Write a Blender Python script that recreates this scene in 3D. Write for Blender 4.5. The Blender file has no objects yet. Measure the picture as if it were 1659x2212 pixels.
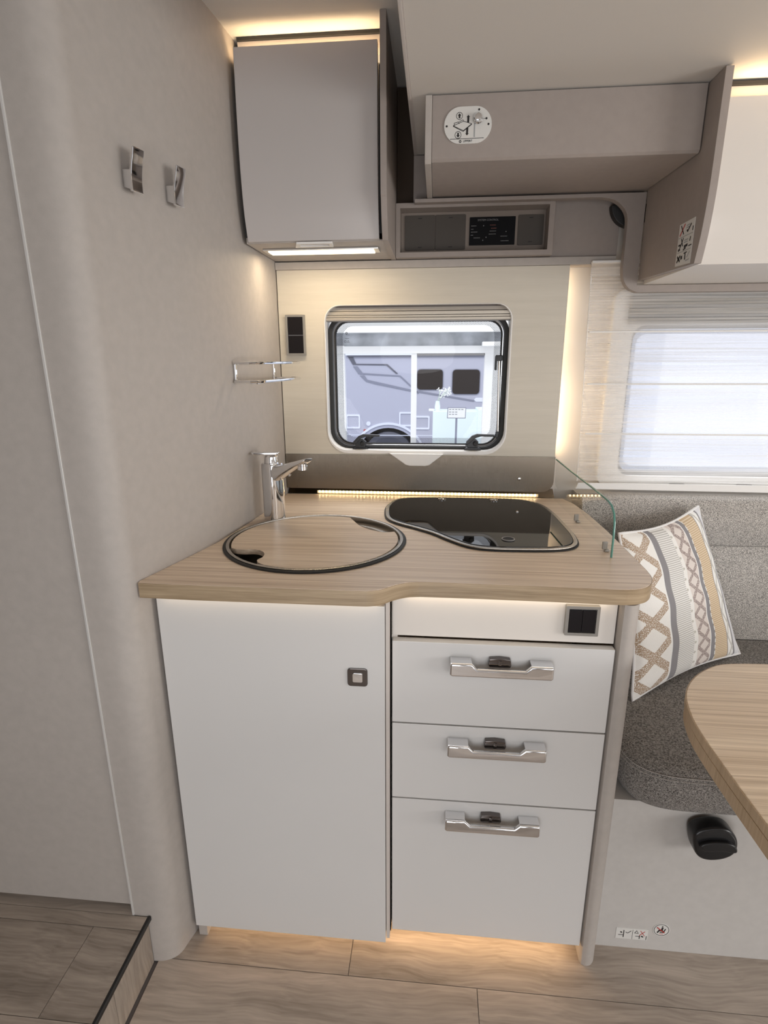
import bpy, bmesh, math, random
from mathutils import Vector, Matrix
random.seed(7)
C = bpy.context.scene.collection
PI = math.pi
W_IMG, H_IMG = 1659, 2212

# ------------------------------------------------------------------ camera, world, lights, exposure
cam_d = bpy.data.cameras.new('camera')
cam_d.sensor_fit = 'HORIZONTAL'; cam_d.sensor_width = 36.0
cam_d.lens = 36.0 * 1183.0 / W_IMG
cam_d.clip_start = 0.02; cam_d.clip_end = 200
cam = bpy.data.objects.new('camera', cam_d); C.objects.link(cam)
yaw, pitch, roll = math.radians(5.32), math.radians(15.38), math.radians(-0.19)
fw = Vector((-math.sin(yaw)*math.cos(pitch), math.cos(yaw)*math.cos(pitch), -math.sin(pitch)))
rt = Vector((math.cos(yaw), math.sin(yaw), 0)); up = rt.cross(fw)
r2 = math.cos(roll)*rt + math.sin(roll)*up; u2 = -math.sin(roll)*rt + math.cos(roll)*up
M = Matrix((r2, u2, -fw)).transposed().to_4x4(); M.translation = Vector((0, 0, 1.25))
cam.matrix_world = M
bpy.context.scene.camera = cam

sc = bpy.context.scene
sc.view_settings.view_transform = 'Standard'
sc.view_settings.look = 'None'
sc.view_settings.gamma = 1.0
sc.view_settings.use_curve_mapping = False
sc.view_settings.exposure = 0.0
sc.cycles.max_bounces = 10
sc.cycles.diffuse_bounces = 6
sc.cycles.transparent_max_bounces = 16
sc.cycles.sample_clamp_indirect = 6.0
sc.cycles.caustics_reflective = False
sc.cycles.caustics_refractive = False

w = bpy.data.worlds.new('hall_daylight'); sc.world = w; w.use_nodes = True
w.node_tree.nodes['Background'].inputs[0].default_value = (0.92, 0.95, 1.0, 1)
w.node_tree.nodes['Background'].inputs[1].default_value = 1.25

def area(name, loc, target, sx, sy, power, col, spread=PI):
    l = bpy.data.lights.new(name, 'AREA'); l.shape = 'RECTANGLE'; l.size = sx; l.size_y = sy
    l.energy = power; l.color = col; l.spread = spread
    o = bpy.data.objects.new(name, l); C.objects.link(o); o.location = loc
    o.rotation_euler = (Vector(target)-Vector(loc)).to_track_quat('-Z', 'Y').to_euler()
    return o
# daylight through the cab windows on the right, and through the door and window behind the camera
area('cab_window_daylight', (2.55, -0.25, 0.95), (0.0, 0.9, 0.75), 1.1, 0.9, 30, (1.0, 0.97, 0.94))
area('entrance_door_daylight', (-0.1, -1.05, 0.55), (0.0, 1.2, 0.85), 0.75, 0.95, 9, (0.98, 0.98, 1.0))
area('opposite_window_daylight', (0.95, -1.05, 1.15), (0.6, 1.5, 0.7), 0.9, 0.5, 5, (0.98, 0.98, 1.0))
area('added_hall_fill', (0.5, 3.2, 6.5), (0.5, 6.5, 0.0), 10, 2.5, 300, (1.0, 0.99, 0.97))  # added area light above the view, brightens the vehicles outside
area('added_window_fill', (0.3, 2.9, 3.2), (0.1, 1.3, 0.9), 2.2, 0.8, 45, (1.0, 0.99, 0.97))  # added area light above the kitchen window, brightens the worktop
WARM = (1.0, 0.72, 0.42)
WARM2 = (1.0, 0.80, 0.55)

# ------------------------------------------------------------------ materials
def new_mat(name):
    m = bpy.data.materials.new(name); m.use_nodes = True
    nt = m.node_tree; nt.nodes.clear()
    out = nt.nodes.new('ShaderNodeOutputMaterial')
    return m, nt, out
def pri(name, col, rough=0.5, metal=0.0, spec=0.5, coat=0.0, var=0.0, vscale=8.0, bump=0.0, bscale=300.0, stretch=(1,1,1), trans=0.0, ior=1.45):
    m, nt, out = new_mat(name)
    b = nt.nodes.new('ShaderNodeBsdfPrincipled'); nt.links.new(b.outputs[0], out.inputs[0])
    b.inputs['Base Color'].default_value = (*col, 1); b.inputs['Roughness'].default_value = rough
    b.inputs['Metallic'].default_value = metal; b.inputs['Specular IOR Level'].default_value = spec
    b.inputs['Coat Weight'].default_value = coat; b.inputs['Transmission Weight'].default_value = trans
    b.inputs['IOR'].default_value = ior
    tc = nt.nodes.new('ShaderNodeTexCoord'); mp = nt.nodes.new('ShaderNodeMapping')
    mp.inputs['Scale'].default_value = stretch
    geo = nt.nodes.new('ShaderNodeNewGeometry')
    nt.links.new(geo.outputs['Position'], mp.inputs[0])
    if var > 0:
        n = nt.nodes.new('ShaderNodeTexNoise'); n.inputs['Scale'].default_value = vscale; n.inputs['Detail'].default_value = 6
        nt.links.new(mp.outputs[0], n.inputs[0])
        r = nt.nodes.new('ShaderNodeValToRGB')
        r.color_ramp.elements[0].position = .3; r.color_ramp.elements[1].position = .7
        r.color_ramp.elements[0].color = (*[c*(1-var) for c in col], 1)
        r.color_ramp.elements[1].color = (*[min(1, c*(1+var)) for c in col], 1)
        nt.links.new(n.outputs[0], r.inputs[0]); nt.links.new(r.outputs[0], b.inputs['Base Color'])
    if bump > 0:
        n2 = nt.nodes.new('ShaderNodeTexNoise'); n2.inputs['Scale'].default_value = bscale; n2.inputs['Detail'].default_value = 3
        nt.links.new(mp.outputs[0], n2.inputs[0])
        bp = nt.nodes.new('ShaderNodeBump'); bp.inputs['Strength'].default_value = bump; bp.inputs['Distance'].default_value = 0.001
        nt.links.new(n2.outputs[0], bp.inputs['Height']); nt.links.new(bp.outputs[0], b.inputs['Normal'])
    return m
def emis(name, col, s):
    m, nt, out = new_mat(name)
    e = nt.nodes.new('ShaderNodeEmission'); e.inputs[0].default_value = (*col, 1); e.inputs[1].default_value = s
    nt.links.new(e.outputs[0], out.inputs[0]); return m
def math_n(nt, op, a, b=None):
    n = nt.nodes.new('ShaderNodeMath'); n.operation = op
    for i, v in enumerate((a, b)):
        if v is None: continue
        if isinstance(v, (int, float)): n.inputs[i].default_value = v
        else: nt.links.new(v, n.inputs[i])
    return n.outputs[0]
def ramp_n(nt, src, stops, mode='LINEAR'):
    r = nt.nodes.new('ShaderNodeValToRGB'); r.color_ramp.interpolation = mode
    e = r.color_ramp.elements
    while len(e) < len(stops): e.new(0.5)
    for el, (p, c) in zip(e, stops):
        el.position = p; el.color = (*c, 1)
    nt.links.new(src, r.inputs[0]); return r.outputs[0]

def wood_mat(name, c0, c1, rough=0.4, s_long=2.0, s_cross=70.0, fine=260.0, contrast=1.0, axis=0, per_object=0.0, knots=False, spec=0.4, invert=False):
    """streaky laminate wood: grain runs along the given axis"""
    m, nt, out = new_mat(name)
    b = nt.nodes.new('ShaderNodeBsdfPrincipled'); nt.links.new(b.outputs[0], out.inputs[0])
    b.inputs['Roughness'].default_value = rough; b.inputs['Specular IOR Level'].default_value = spec
    geo = nt.nodes.new('ShaderNodeNewGeometry'); pos = geo.outputs['Position']
    if per_object:
        oi = nt.nodes.new('ShaderNodeObjectInfo')
        cmb = nt.nodes.new('ShaderNodeCombineXYZ')
        k = math_n(nt, 'MULTIPLY', oi.outputs['Random'], 37.0)
        nt.links.new(k, cmb.inputs[0]); nt.links.new(k, cmb.inputs[2])
        av = nt.nodes.new('ShaderNodeVectorMath'); av.operation = 'ADD'
        nt.links.new(pos, av.inputs[0]); nt.links.new(cmb.outputs[0], av.inputs[1]); pos = av.outputs[0]
    # gentle warp of the grain
    wn = nt.nodes.new('ShaderNodeTexNoise'); wn.inputs['Scale'].default_value = 3.0 if not knots else 5.0; wn.inputs['Detail'].default_value = 2
    nt.links.new(pos, wn.inputs[0])
    wv = nt.nodes.new('ShaderNodeVectorMath'); wv.operation = 'SCALE'; wv.inputs['Scale'].default_value = 0.012 if not knots else 0.05
    nt.links.new(wn.outputs['Color'], wv.inputs[0])
    ad = nt.nodes.new('ShaderNodeVectorMath'); ad.operation = 'ADD'; nt.links.new(pos, ad.inputs[0]); nt.links.new(wv.outputs[0], ad.inputs[1])
    def lay(lo, cr, det):
        mp = nt.nodes.new('ShaderNodeMapping')
        s = [cr, cr, cr]; s[axis] = lo
        if invert: s = [lo, lo, lo]; s[axis] = cr
        mp.inputs['Scale'].default_value = s
        nt.links.new(ad.outputs[0], mp.inputs[0])
        n = nt.nodes.new('ShaderNodeTexNoise'); n.inputs['Scale'].default_value = 1.0; n.inputs['Detail'].default_value = det
        nt.links.new(mp.outputs[0], n.inputs[0]); return n.outputs[0]
    a = lay(s_long, s_cross, 4); f = lay(s_long*4, fine, 3); g = lay(s_long*.5, s_cross*.25, 2)
    mix = math_n(nt, 'ADD', math_n(nt, 'MULTIPLY', a, .45), math_n(nt, 'ADD', math_n(nt, 'MULTIPLY', f, .3), math_n(nt, 'MULTIPLY', g, .25)))
    mix = math_n(nt, 'ADD', math_n(nt, 'MULTIPLY', math_n(nt, 'SUBTRACT', mix, .5), 3.2*contrast), .5)
    if per_object:
        mix = math_n(nt, 'ADD', mix, math_n(nt, 'MULTIPLY', math_n(nt, 'SUBTRACT', oi.outputs['Random'], .5), per_object))
    col = ramp_n(nt, mix, [(0.0, c0), (1.0, c1)])
    nt.links.new(col, b.inputs['Base Color'])
    bp = nt.nodes.new('ShaderNodeBump'); bp.inputs['Strength'].default_value = .25; bp.inputs['Distance'].default_value = .0006
    nt.links.new(mix, bp.inputs['Height']); nt.links.new(bp.outputs[0], b.inputs['Normal'])
    return m

def fabric_mat(name, c_dark, c_light, scale=900.0):
    m, nt, out = new_mat(name)
    b = nt.nodes.new('ShaderNodeBsdfPrincipled'); nt.links.new(b.outputs[0], out.inputs[0])
    b.inputs['Roughness'].default_value = .95; b.inputs['Specular IOR Level'].default_value = .1
    b.inputs['Sheen Weight'].default_value = .15
    geo = nt.nodes.new('ShaderNodeNewGeometry')
    def n_(sx, sy, sz, d):
        mp = nt.nodes.new('ShaderNodeMapping'); mp.inputs['Scale'].default_value = (sx, sy, sz)
        nt.links.new(geo.outputs['Position'], mp.inputs[0])
        n = nt.nodes.new('ShaderNodeTexNoise'); n.inputs['Scale'].default_value = 1; n.inputs['Detail'].default_value = d
        nt.links.new(mp.outputs[0], n.inputs[0]); return n.outputs[0]
    a = n_(scale*.35, scale*.35, scale, 2); c = n_(scale, scale, scale*.4, 2)
    mx = math_n(nt, 'ADD', math_n(nt, 'MULTIPLY', math_n(nt, 'SUBTRACT', math_n(nt, 'MULTIPLY', math_n(nt, 'ADD', a, c), .5), .5), 5.0), .5)
    col = ramp_n(nt, mx, [(0, c_dark), (1, c_light)])
    nt.links.new(col, b.inputs['Base Color'])
    bp = nt.nodes.new('ShaderNodeBump'); bp.inputs['Strength'].default_value = .5; bp.inputs['Distance'].default_value = .001
    nt.links.new(mx, bp.inputs['Height']); nt.links.new(bp.outputs[0], b.inputs['Normal'])
    return m

def pane_mat(name, tint=(.93,.95,1.0), refl=.06, rough=0.0):
    m, nt, out = new_mat(name)
    t = nt.nodes.new('ShaderNodeBsdfTransparent'); t.inputs[0].default_value = (*tint, 1)
    g = nt.nodes.new('ShaderNodeBsdfGlossy'); g.inputs['Roughness'].default_value = rough
    mx = nt.nodes.new('ShaderNodeMixShader')
    fr = nt.nodes.new('ShaderNodeLayerWeight')
    nt.links.new(math_n(nt, 'ADD', math_n(nt, 'MULTIPLY', math_n(nt, 'POWER', fr.outputs['Facing'], 5.0), .7), refl), mx.inputs[0])
    nt.links.new(t.outputs[0], mx.inputs[1]); nt.links.new(g.outputs[0], mx.inputs[2]); nt.links.new(mx.outputs[0], out.inputs[0])
    return m

def dots_mat(name):
    """halftone dot border printed on the acrylic"""
    m, nt, out = new_mat(name)
    geo = nt.nodes.new('ShaderNodeNewGeometry')
    mp = nt.nodes.new('ShaderNodeMapping'); mp.inputs['Rotation'].default_value = (0, PI/4, 0); mp.inputs['Scale'].default_value = (330, 0, 330)
    nt.links.new(geo.outputs['Position'], mp.inputs[0])
    fr = nt.nodes.new('ShaderNodeVectorMath'); fr.operation = 'FRACTION'; nt.links.new(mp.outputs[0], fr.inputs[0])
    su = nt.nodes.new('ShaderNodeVectorMath'); su.operation = 'SUBTRACT'; su.inputs[1].default_value = (.5, 0, .5); nt.links.new(fr.outputs[0], su.inputs[0])
    le = nt.nodes.new('ShaderNodeVectorMath'); le.operation = 'LENGTH'; nt.links.new(su.outputs[0], le.inputs[0])
    fac = math_n(nt, 'LESS_THAN', le.outputs['Value'], .33)
    t = nt.nodes.new('ShaderNodeBsdfTransparent'); d = nt.nodes.new('ShaderNodeBsdfDiffuse'); d.inputs[0].default_value = (.02, .02, .025, 1)
    mx = nt.nodes.new('ShaderNodeMixShader'); nt.links.new(fac, mx.inputs[0]); nt.links.new(t.outputs[0], mx.inputs[1]); nt.links.new(d.outputs[0], mx.inputs[2])
    nt.links.new(mx.outputs[0], out.inputs[0]); return m

def sheer_mat(name):
    m, nt, out = new_mat(name)
    geo = nt.nodes.new('ShaderNodeNewGeometry')
    def n_(sx, sy, sz, d):
        mp = nt.nodes.new('ShaderNodeMapping'); mp.inputs['Scale'].default_value = (sx, sy, sz)
        nt.links.new(geo.outputs['Position'], mp.inputs[0])
        n = nt.nodes.new('ShaderNodeTexNoise'); n.inputs['Scale'].default_value = 1; n.inputs['Detail'].default_value = d
        nt.links.new(mp.outputs[0], n.inputs[0]); return n.outputs[0]
    streak = n_(2.5, 2.5, 210, 3)
    a = math_n(nt, 'ADD', math_n(nt, 'MULTIPLY', math_n(nt, 'SUBTRACT', streak, .5), 1.5), .48)
    a = math_n(nt, 'MINIMUM', math_n(nt, 'MAXIMUM', a, .2), .92)
    t = nt.nodes.new('ShaderNodeBsdfTransparent'); t.inputs[0].default_value = (1, 1, 1, 1)
    tl = nt.nodes.new('ShaderNodeBsdfTranslucent'); tl.inputs[0].default_value = (.95, .94, .92, 1)
    df = nt.nodes.new('ShaderNodeBsdfDiffuse'); df.inputs[0].default_value = (.93, .92, .90, 1)
    m1 = nt.nodes.new('ShaderNodeMixShader'); m1.inputs[0].default_value = .5
    nt.links.new(tl.outputs[0], m1.inputs[1]); nt.links.new(df.outputs[0], m1.inputs[2])
    m2 = nt.nodes.new('ShaderNodeMixShader'); nt.links.new(a, m2.inputs[0]); nt.links.new(t.outputs[0], m2.inputs[1]); nt.links.new(m1.outputs[0], m2.inputs[2])
    nt.links.new(m2.outputs[0], out.inputs[0]); return m

def pillow_mat(name):
    m, nt, out = new_mat(name)
    b = nt.nodes.new('ShaderNodeBsdfPrincipled'); nt.links.new(b.outputs[0], out.inputs[0])
    b.inputs['Roughness'].default_value = .95; b.inputs['Specular IOR Level'].default_value = .1
    uv = nt.nodes.new('ShaderNodeUVMap'); uv.uv_map = 'UVMap'
    sp = nt.nodes.new('ShaderNodeSeparateXYZ'); nt.links.new(uv.outputs[0], sp.inputs[0])
    u, v = sp.outputs[0], sp.outputs[1]
    W = (.92, .90, .86); G = (.30, .29, .30); OC = (.62, .47, .31); BR = (.45, .33, .23); PK = (.55, .46, .42); LT = (.86, .85, .82)
    base = ramp_n(nt, u, [(0, W), (.235, (.92,.91,.88)), (.25, G), (.305, LT), (.46, W), (.50, (.80,.73,.68)), (.63, (.92,.90,.87)), (.637, G), (.685, OC), (.83, G), (.838, (.90,.89,.86)), (.905, G), (.922, (.74,.74,.76))], 'CONSTANT')
    # lattice of diamonds: |frac(u*a)-.5| + |frac(v*b)-.5| bands
    def diamonds(au, av, off, lo, hi):
        fu = math_n(nt, 'ABSOLUTE', math_n(nt, 'SUBTRACT', math_n(nt, 'FRACT', math_n(nt, 'ADD', math_n(nt, 'MULTIPLY', u, au), off)), .5))
        fv = math_n(nt, 'ABSOLUTE', math_n(nt, 'SUBTRACT', math_n(nt, 'FRACT', math_n(nt, 'MULTIPLY', v, av)), .5))
        s = math_n(nt, 'ADD', fu, fv)
        d = math_n(nt, 'ABSOLUTE', math_n(nt, 'SUBTRACT', s, .5))
        in1 = math_n(nt, 'GREATER_THAN', d, lo); in2 = math_n(nt, 'LESS_THAN', d, hi)
        return math_n(nt, 'MULTIPLY', in1, in2)
    def band(lo, hi):
        return math_n(nt, 'MULTIPLY', math_n(nt, 'GREATER_THAN', u, lo), math_n(nt, 'LESS_THAN', u, hi))
    def over(base, fac, col):
        mx = nt.nodes.new('ShaderNodeMix'); mx.data_type = 'RGBA'
        nt.links.new(fac, mx.inputs['Factor']); nt.links.new(base, mx.inputs['A']); mx.inputs['B'].default_value = (*col, 1)
        return mx.outputs['Result']
    # nested trellis with a stippled weave
    st = nt.nodes.new('ShaderNodeTexNoise'); st.inputs['Scale'].default_value = 170; nt.links.new(uv.outputs[0], st.inputs[0])
    stip = math_n(nt, 'GREATER_THAN', st.outputs[0], .44)
    c = over(base, math_n(nt, 'MULTIPLY', math_n(nt, 'MULTIPLY', diamonds(3.6, 4.6, .1, -.1, .15), band(0, .235)), stip), BR)
    c = over(c, math_n(nt, 'MULTIPLY', math_n(nt, 'MULTIPLY', diamonds(7.7, 9.0, .11, -.1, .15), band(.50, .63)), stip), (.36, .29, .27))
    c = over(c, math_n(nt, 'MULTIPLY', diamonds(10, 14.0, .3, .35, .6), band(.46, .50)), (.62, .60, .54))
    c = over(c, math_n(nt, 'MULTIPLY', diamonds(12, 6.0, .3, -.1, .1), band(.838, .905)), (.60, .58, .54))
    # fine ribs across the light and the ochre band
    rib = math_n(nt, 'GREATER_THAN', math_n(nt, 'FRACT', math_n(nt, 'MULTIPLY', v, 75)), .62)
    c = over(c, math_n(nt, 'MULTIPLY', rib, band(.305, .46)), (.52, .50, .47))
    c = over(c, math_n(nt, 'MULTIPLY', rib, band(.685, .83)), (.80, .68, .52))
    dash = math_n(nt, 'MULTIPLY', math_n(nt, 'GREATER_THAN', math_n(nt, 'FRACT', math_n(nt, 'MULTIPLY', v, 22)), .4), band(.681, .690))
    c = over(c, dash, (.88, .87, .84))
    nt.links.new(c, b.inputs['Base Color'])
    wv = nt.nodes.new('ShaderNodeTexNoise'); wv.inputs['Scale'].default_value = 140; nt.links.new(uv.outputs[0], wv.inputs[0])
    bp = nt.nodes.new('ShaderNodeBump'); bp.inputs['Strength'].default_value = .35; bp.inputs['Distance'].default_value = .002
    nt.links.new(wv.outputs[0], bp.inputs['Height']); nt.links.new(bp.outputs[0], b.inputs['Normal'])
    return m

M_ = dict(
    greige=pri('greige_laminate', (.44, .403, .37), .55, var=.035, vscale=60, bump=.15, bscale=500, spec=.35),
    greige_dark=pri('dark_greige_laminate', (.335, .292, .265), .5, var=.03, vscale=60, spec=.35),
    greige_edge=pri('greige_edging', (.56, .51, .47), .45),
    recess=pri('dark_recess', (.16, .14, .13), .7),
    locker_door=pri('locker_door_satin', (.50, .47, .455), .32, spec=.5, var=.01),
    gloss=pri('glossy_pale_grey', (.67, .66, .645), .16, spec=.5, var=.006, vscale=5),
    gloss_edge=pri('pale_edge', (.72, .68, .63), .35),
    cream_gloss=pri('cream_gloss', (.74, .70, .65), .15),
    ceiling=pri('ceiling_fabric', (.62, .59, .55), .85, bump=.1, bscale=400),
    bed=pri('bed_underside', (.62, .585, .54), .8, bump=.1, bscale=400),
    worktop=wood_mat('oak_laminate', (.56, .42, .305), (.92, .785, .635), .36, 1.3, 210, 620, 1.15, 0, spec=.45),
    worktop_edge=wood_mat('oak_edging', (.27, .195, .115), (.50, .385, .255), .4, 5, 190, 600, 1.0, 2, invert=True),
    cover=wood_mat('oak_cover_laminate', (.54, .41, .29), (.90, .76, .61), .36, 1.5, 230, 640, 1.15, 0, spec=.45),
    table=wood_mat('oak_table_laminate', (.56, .42, .285), (.90, .75, .57), .36, 1.2, 190, 600, 1.1, 0),
    table_edge=wood_mat('oak_table_edging', (.36, .25, .14), (.56, .41, .26), .42, 3, 200, 500, .8, 2),
    plank=wood_mat('grey_oak_plank', (.23, .19, .155), (.58, .495, .42), .5, 2.2, 34, 190, .85, 0, per_object=.32, knots=True, spec=.3),
    riser=wood_mat('grey_oak_riser', (.24, .20, .165), (.54, .465, .39), .5, 2.2, 34, 190, .85, 2, per_object=.2, knots=True, spec=.3),
    panel=wood_mat('cream_wood_panel', (.56, .515, .43), (.66, .61, .52), .42, 4, 60, 300, .6, 0),
    chrome=pri('chrome', (.82, .82, .83), .06, 1.0),
    chrome_dark=pri('smoked_chrome', (.16, .145, .14), .1, 1.0),
    splash=pri('dark_brushed_steel', (.215, .185, .15), .25, 1.0, bump=.25, bscale=60, stretch=(60, 60, 1)),
    steel=pri('brushed_steel', (.46, .43, .39), .27, 1.0, bump=.25, bscale=60, stretch=(60, 60, 1)),
    trim_silver=pri('silver_trim', (.72, .71, .69), .3, .3),
    alu=pri('aluminium', (.72, .70, .67), .32, 1.0),
    grey_plastic=pri('grey_plastic', (.30, .29, .285), .4),
    switch_frame=pri('switch_frame_metallic', (.33, .315, .29), .35, .5),
    black=pri('black_plastic', (.012, .012, .013), .3),
    rocker=pri('black_rocker', (.008, .006, .007), .4, spec=.25),
    rubber=pri('black_rubber', (.018, .018, .018), .55),
    black_glass=pri('black_glass', (.008, .007, .006), .03, spec=.5),
    white_plastic=pri('white_plastic', (.80, .785, .76), .4),
    white=pri('white_paint', (.85, .85, .84), .5),
    sticker=pri('white_sticker', (.66, .65, .62), .5),
    ink=pri('black_ink', (.015, .012, .012), .6),
    red_ink=pri('red_ink', (.45, .05, .04), .6),
    grey_ink=pri('grey_ink', (.32, .33, .33), .6),
    seat_fabric=fabric_mat('seat_fabric', (.06, .054, .05), (.40, .375, .345), 900),
    back_fabric=fabric_mat('backrest_fabric', (.16, .15, .14), (.76, .72, .67), 900),
    thread=pri('pale_thread', (.42, .39, .36), .8),
    pillow=pillow_mat('striped_pillow_cloth'),
    piping=pri('white_piping', (.82, .81, .80), .9),
    blank=pri('taupe_blank_plate', (.085, .075, .066), .6, spec=.25),
    niche_back=pri('niche_back', (.25, .21, .18), .6, spec=.25), gap_shade_brown=pri('shaded_brown_gap', (.075, .055, .042), .8, spec=.1),  # the gap brown has the shade put into its colour
    display=pri('black_display', (.003, .003, .004), .5, spec=.15),
    print_white=pri('display_print', (.22, .22, .22), .5),
    print_red=pri('display_print_red', (.25, .08, .06), .5),
    seat_base=pri('seat_base_laminate', (.52, .50, .475), .5, var=.03, vscale=60),
    glass=pane_mat('clear_glass', (.97, .985, .975), .03),
    glass_edge=pri('green_glass_edge', (.12, .30, .25), .15),
    acrylic=pane_mat('acrylic_pane', (.95, .965, 1.0), .015),
    dots=dots_mat('halftone_border'),
    sheer=sheer_mat('sheer_voile'),
    hem=pri('white_hem', (.88, .87, .85), .9),
    blind=pri('pleated_blind', (.36, .33, .29), .5), slat=pri('champagne_slat', (.50, .45, .38), .35, .6),
    led=emis('warm_led', (1.0, .74, .42), 15.0),
    led_soft=emis('warm_led_diffuser', (1.0, .74, .45), 1.0),
    led_tape=pri('cream_led_tape', (.75, .66, .5), .4),
    lamp=emis('lamp_diffuser', (1.0, .86, .58), 3.2),
    van=pri('lavender_van_paint', (.50, .50, .585), .4, spec=.3),
    van_grey=pri('van_graphic_grey', (.25, .255, .32), .4),
    van_dark=pri('van_graphic_dark', (.12, .12, .15), .4),
    van_white=pri('van_trim_white', (.82, .84, .92), .4),
    van_glass=pri('van_window', (.035, .026, .022), .5, spec=.2),
    hall_floor=pri('hall_floor', (.50, .52, .56), .6),
    hall_wall=pri('hall_wall', (.80, .83, .90), .7),
    banner=pri('crinkled_banner', (.42, .44, .47), .6, var=.35, vscale=7, bump=.6, bscale=12),
    counter=pri('pale_counter', (.80, .90, .90), .5),
    leaf=pri('pale_leaf', (.62, .72, .60), .6),
    petal=pri('white_petal', (.9, .9, .88), .7),
    nosing=pri('black_nosing', (.02, .02, .02), .45),
)

# ------------------------------------------------------------------ mesh helpers
WL = {}
def wl(o): return WL.get(o.name, Vector((0, 0, 0)))
def thing(name, label, cat, loc, group=None, kind=None):
    o = bpy.data.objects.new(name, None); C.objects.link(o); o.location = loc; o.empty_display_size = .05
    if label: o['label'] = label
    if cat: o['category'] = cat
    if group: o['group'] = group
    if kind: o['kind'] = kind
    WL[o.name] = Vector(loc)
    return o
def tag(o, label=None, cat=None, group=None, kind=None):
    if label: o['label'] = label
    if cat: o['category'] = cat
    if group: o['group'] = group
    if kind: o['kind'] = kind
    return o
class MB:
    def __init__(s): s.bm = bmesh.new()
    def box(s, x0, x1, y0, y1, z0, z1, bev=0, seg=2):
        b = bmesh.new()
        bmesh.ops.create_cube(b, size=1)
        for v in b.verts:
            v.co = Vector((x0+(v.co.x+.5)*(x1-x0), y0+(v.co.y+.5)*(y1-y0), z0+(v.co.z+.5)*(z1-z0)))
        if bev: bmesh.ops.bevel(b, geom=b.edges[:], offset=bev, segments=seg, affect='EDGES', profile=.5)
        s._merge(b); return s
    def _merge(s, b, mat=None):
        me = bpy.data.meshes.new('t'); b.to_mesh(me); b.free()
        if mat: me.transform(mat)
        s.bm.from_mesh(me); bpy.data.meshes.remove(me)
    def prism(s, pts, a0, a1, axis='Y', holes=(), bev=0, seg=2):
        """polygon pts in the plane across the axis (Y: x,z; Z: x,y; X: y,z), extruded from a0 to a1"""
        def P(p, a):
            if axis == 'Y': return Vector((p[0], a, p[1]))
            if axis == 'Z': return Vector((p[0], p[1], a))
            return Vector((a, p[0], p[1]))
        b = bmesh.new(); es = []; loops = []
        for lp in [pts, *holes]:
            vs = [b.verts.new(P(p, a0)) for p in lp]
            es += [b.edges.new((vs[i], vs[(i+1) % len(vs)])) for i in range(len(vs))]
            loops.append(vs)
        if holes:
            r = bmesh.ops.triangle_fill(b, edges=es, use_beauty=True, use_dissolve=False)
            fs = [g for g in r['geom'] if isinstance(g, bmesh.types.BMFace)]
        else:
            fs = [b.faces.new(loops[0])]
        r = bmesh.ops.extrude_face_region(b, geom=fs)
        d = P((0, 0), a1)-P((0, 0), a0)
        for g in r['geom']:
            if isinstance(g, bmesh.types.BMVert): g.co += d
        bmesh.ops.recalc_face_normals(b, faces=b.faces[:])
        if bev:
            ed = [e for e in b.edges if len(e.link_faces) == 2 and e.calc_face_angle(0) > math.radians(50)]
            bmesh.ops.bevel(b, geom=ed, offset=bev, segments=seg, affect='EDGES', profile=.5, clamp_overlap=True)
        s._merge(b); return s
    def tube(s, path, r, closed=False, n=10, rr=None, flat=None):
        path = [Vector(p) for p in path]; N = len(path); rings = []
        prev = None
        for i, p in enumerate(path):
            a = path[(i-1) % N] if (closed or i > 0) else p
            c = path[(i+1) % N] if (closed or i < N-1) else p
            t = (c-a).normalized()
            if prev is None:
                up_ = Vector((0, 0, 1)) if abs(t.z) < .9 else Vector((1, 0, 0))
                nrm = (up_-t*up_.dot(t)).normalized()
            else:
                nrm = (prev-t*prev.dot(t)).normalized()
            prev = nrm; bi = t.cross(nrm); ri = rr[i] if rr else r
            f = flat or 1.0
            rings.append([s.bm.verts.new(p+nrm*math.cos(2*PI*k/n)*ri*f+bi*math.sin(2*PI*k/n)*ri) for k in range(n)])
        for i in range(N if closed else N-1):
            A, B = rings[i], rings[(i+1) % N]
            for k in range(n): s.bm.faces.new((A[k], A[(k+1) % n], B[(k+1) % n], B[k]))
        if not closed:
            s.bm.faces.new(rings[0][::-1]); s.bm.faces.new(rings[-1])
        return s
    def lathe(s, c, prof, axis=Vector((0, 0, 1)), n=32):
        """prof: list of (radius, height) along axis from c"""
        axis = Vector(axis).normalized(); q = axis.to_track_quat('Z', 'Y'); c = Vector(c); rings = []
        for r, h in prof:
            if r < 1e-6: rings.append([s.bm.verts.new(c+axis*h)])
            else: rings.append([s.bm.verts.new(c+q @ Vector((r*math.cos(2*PI*k/n), r*math.sin(2*PI*k/n), h))) for k in range(n)])
        for A, B in zip(rings, rings[1:]):
            for k in range(n):
                k2 = (k+1) % n
                if len(A) == 1 and len(B) == 1: continue
                if len(A) == 1: s.bm.faces.new((A[0], B[k2], B[k]))
                elif len(B) == 1: s.bm.faces.new((A[k], A[k2], B[0]))
                else: s.bm.faces.new((A[k], A[k2], B[k2], B[k]))
        return s
    def grid(s, f, nu, nv, uv=False):
        V = [[s.bm.verts.new(f(i/nu, j/nv)) for j in range(nv+1)] for i in range(nu+1)]
        lay = s.bm.loops.layers.uv.new('UVMap') if uv and not s.bm.loops.layers.uv else (s.bm.loops.layers.uv.active if uv else None)
        for i in range(nu):
            for j in range(nv):
                fc = s.bm.faces.new((V[i][j], V[i+1][j], V[i+1][j+1], V[i][j+1]))
                if uv:
                    for l, (a, b) in zip(fc.loops, ((i, j), (i+1, j), (i+1, j+1), (i, j+1))): l[lay].uv = (a/nu, b/nv)
        return s
    def xf(s, mat): s.bm.transform(mat); return s
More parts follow.
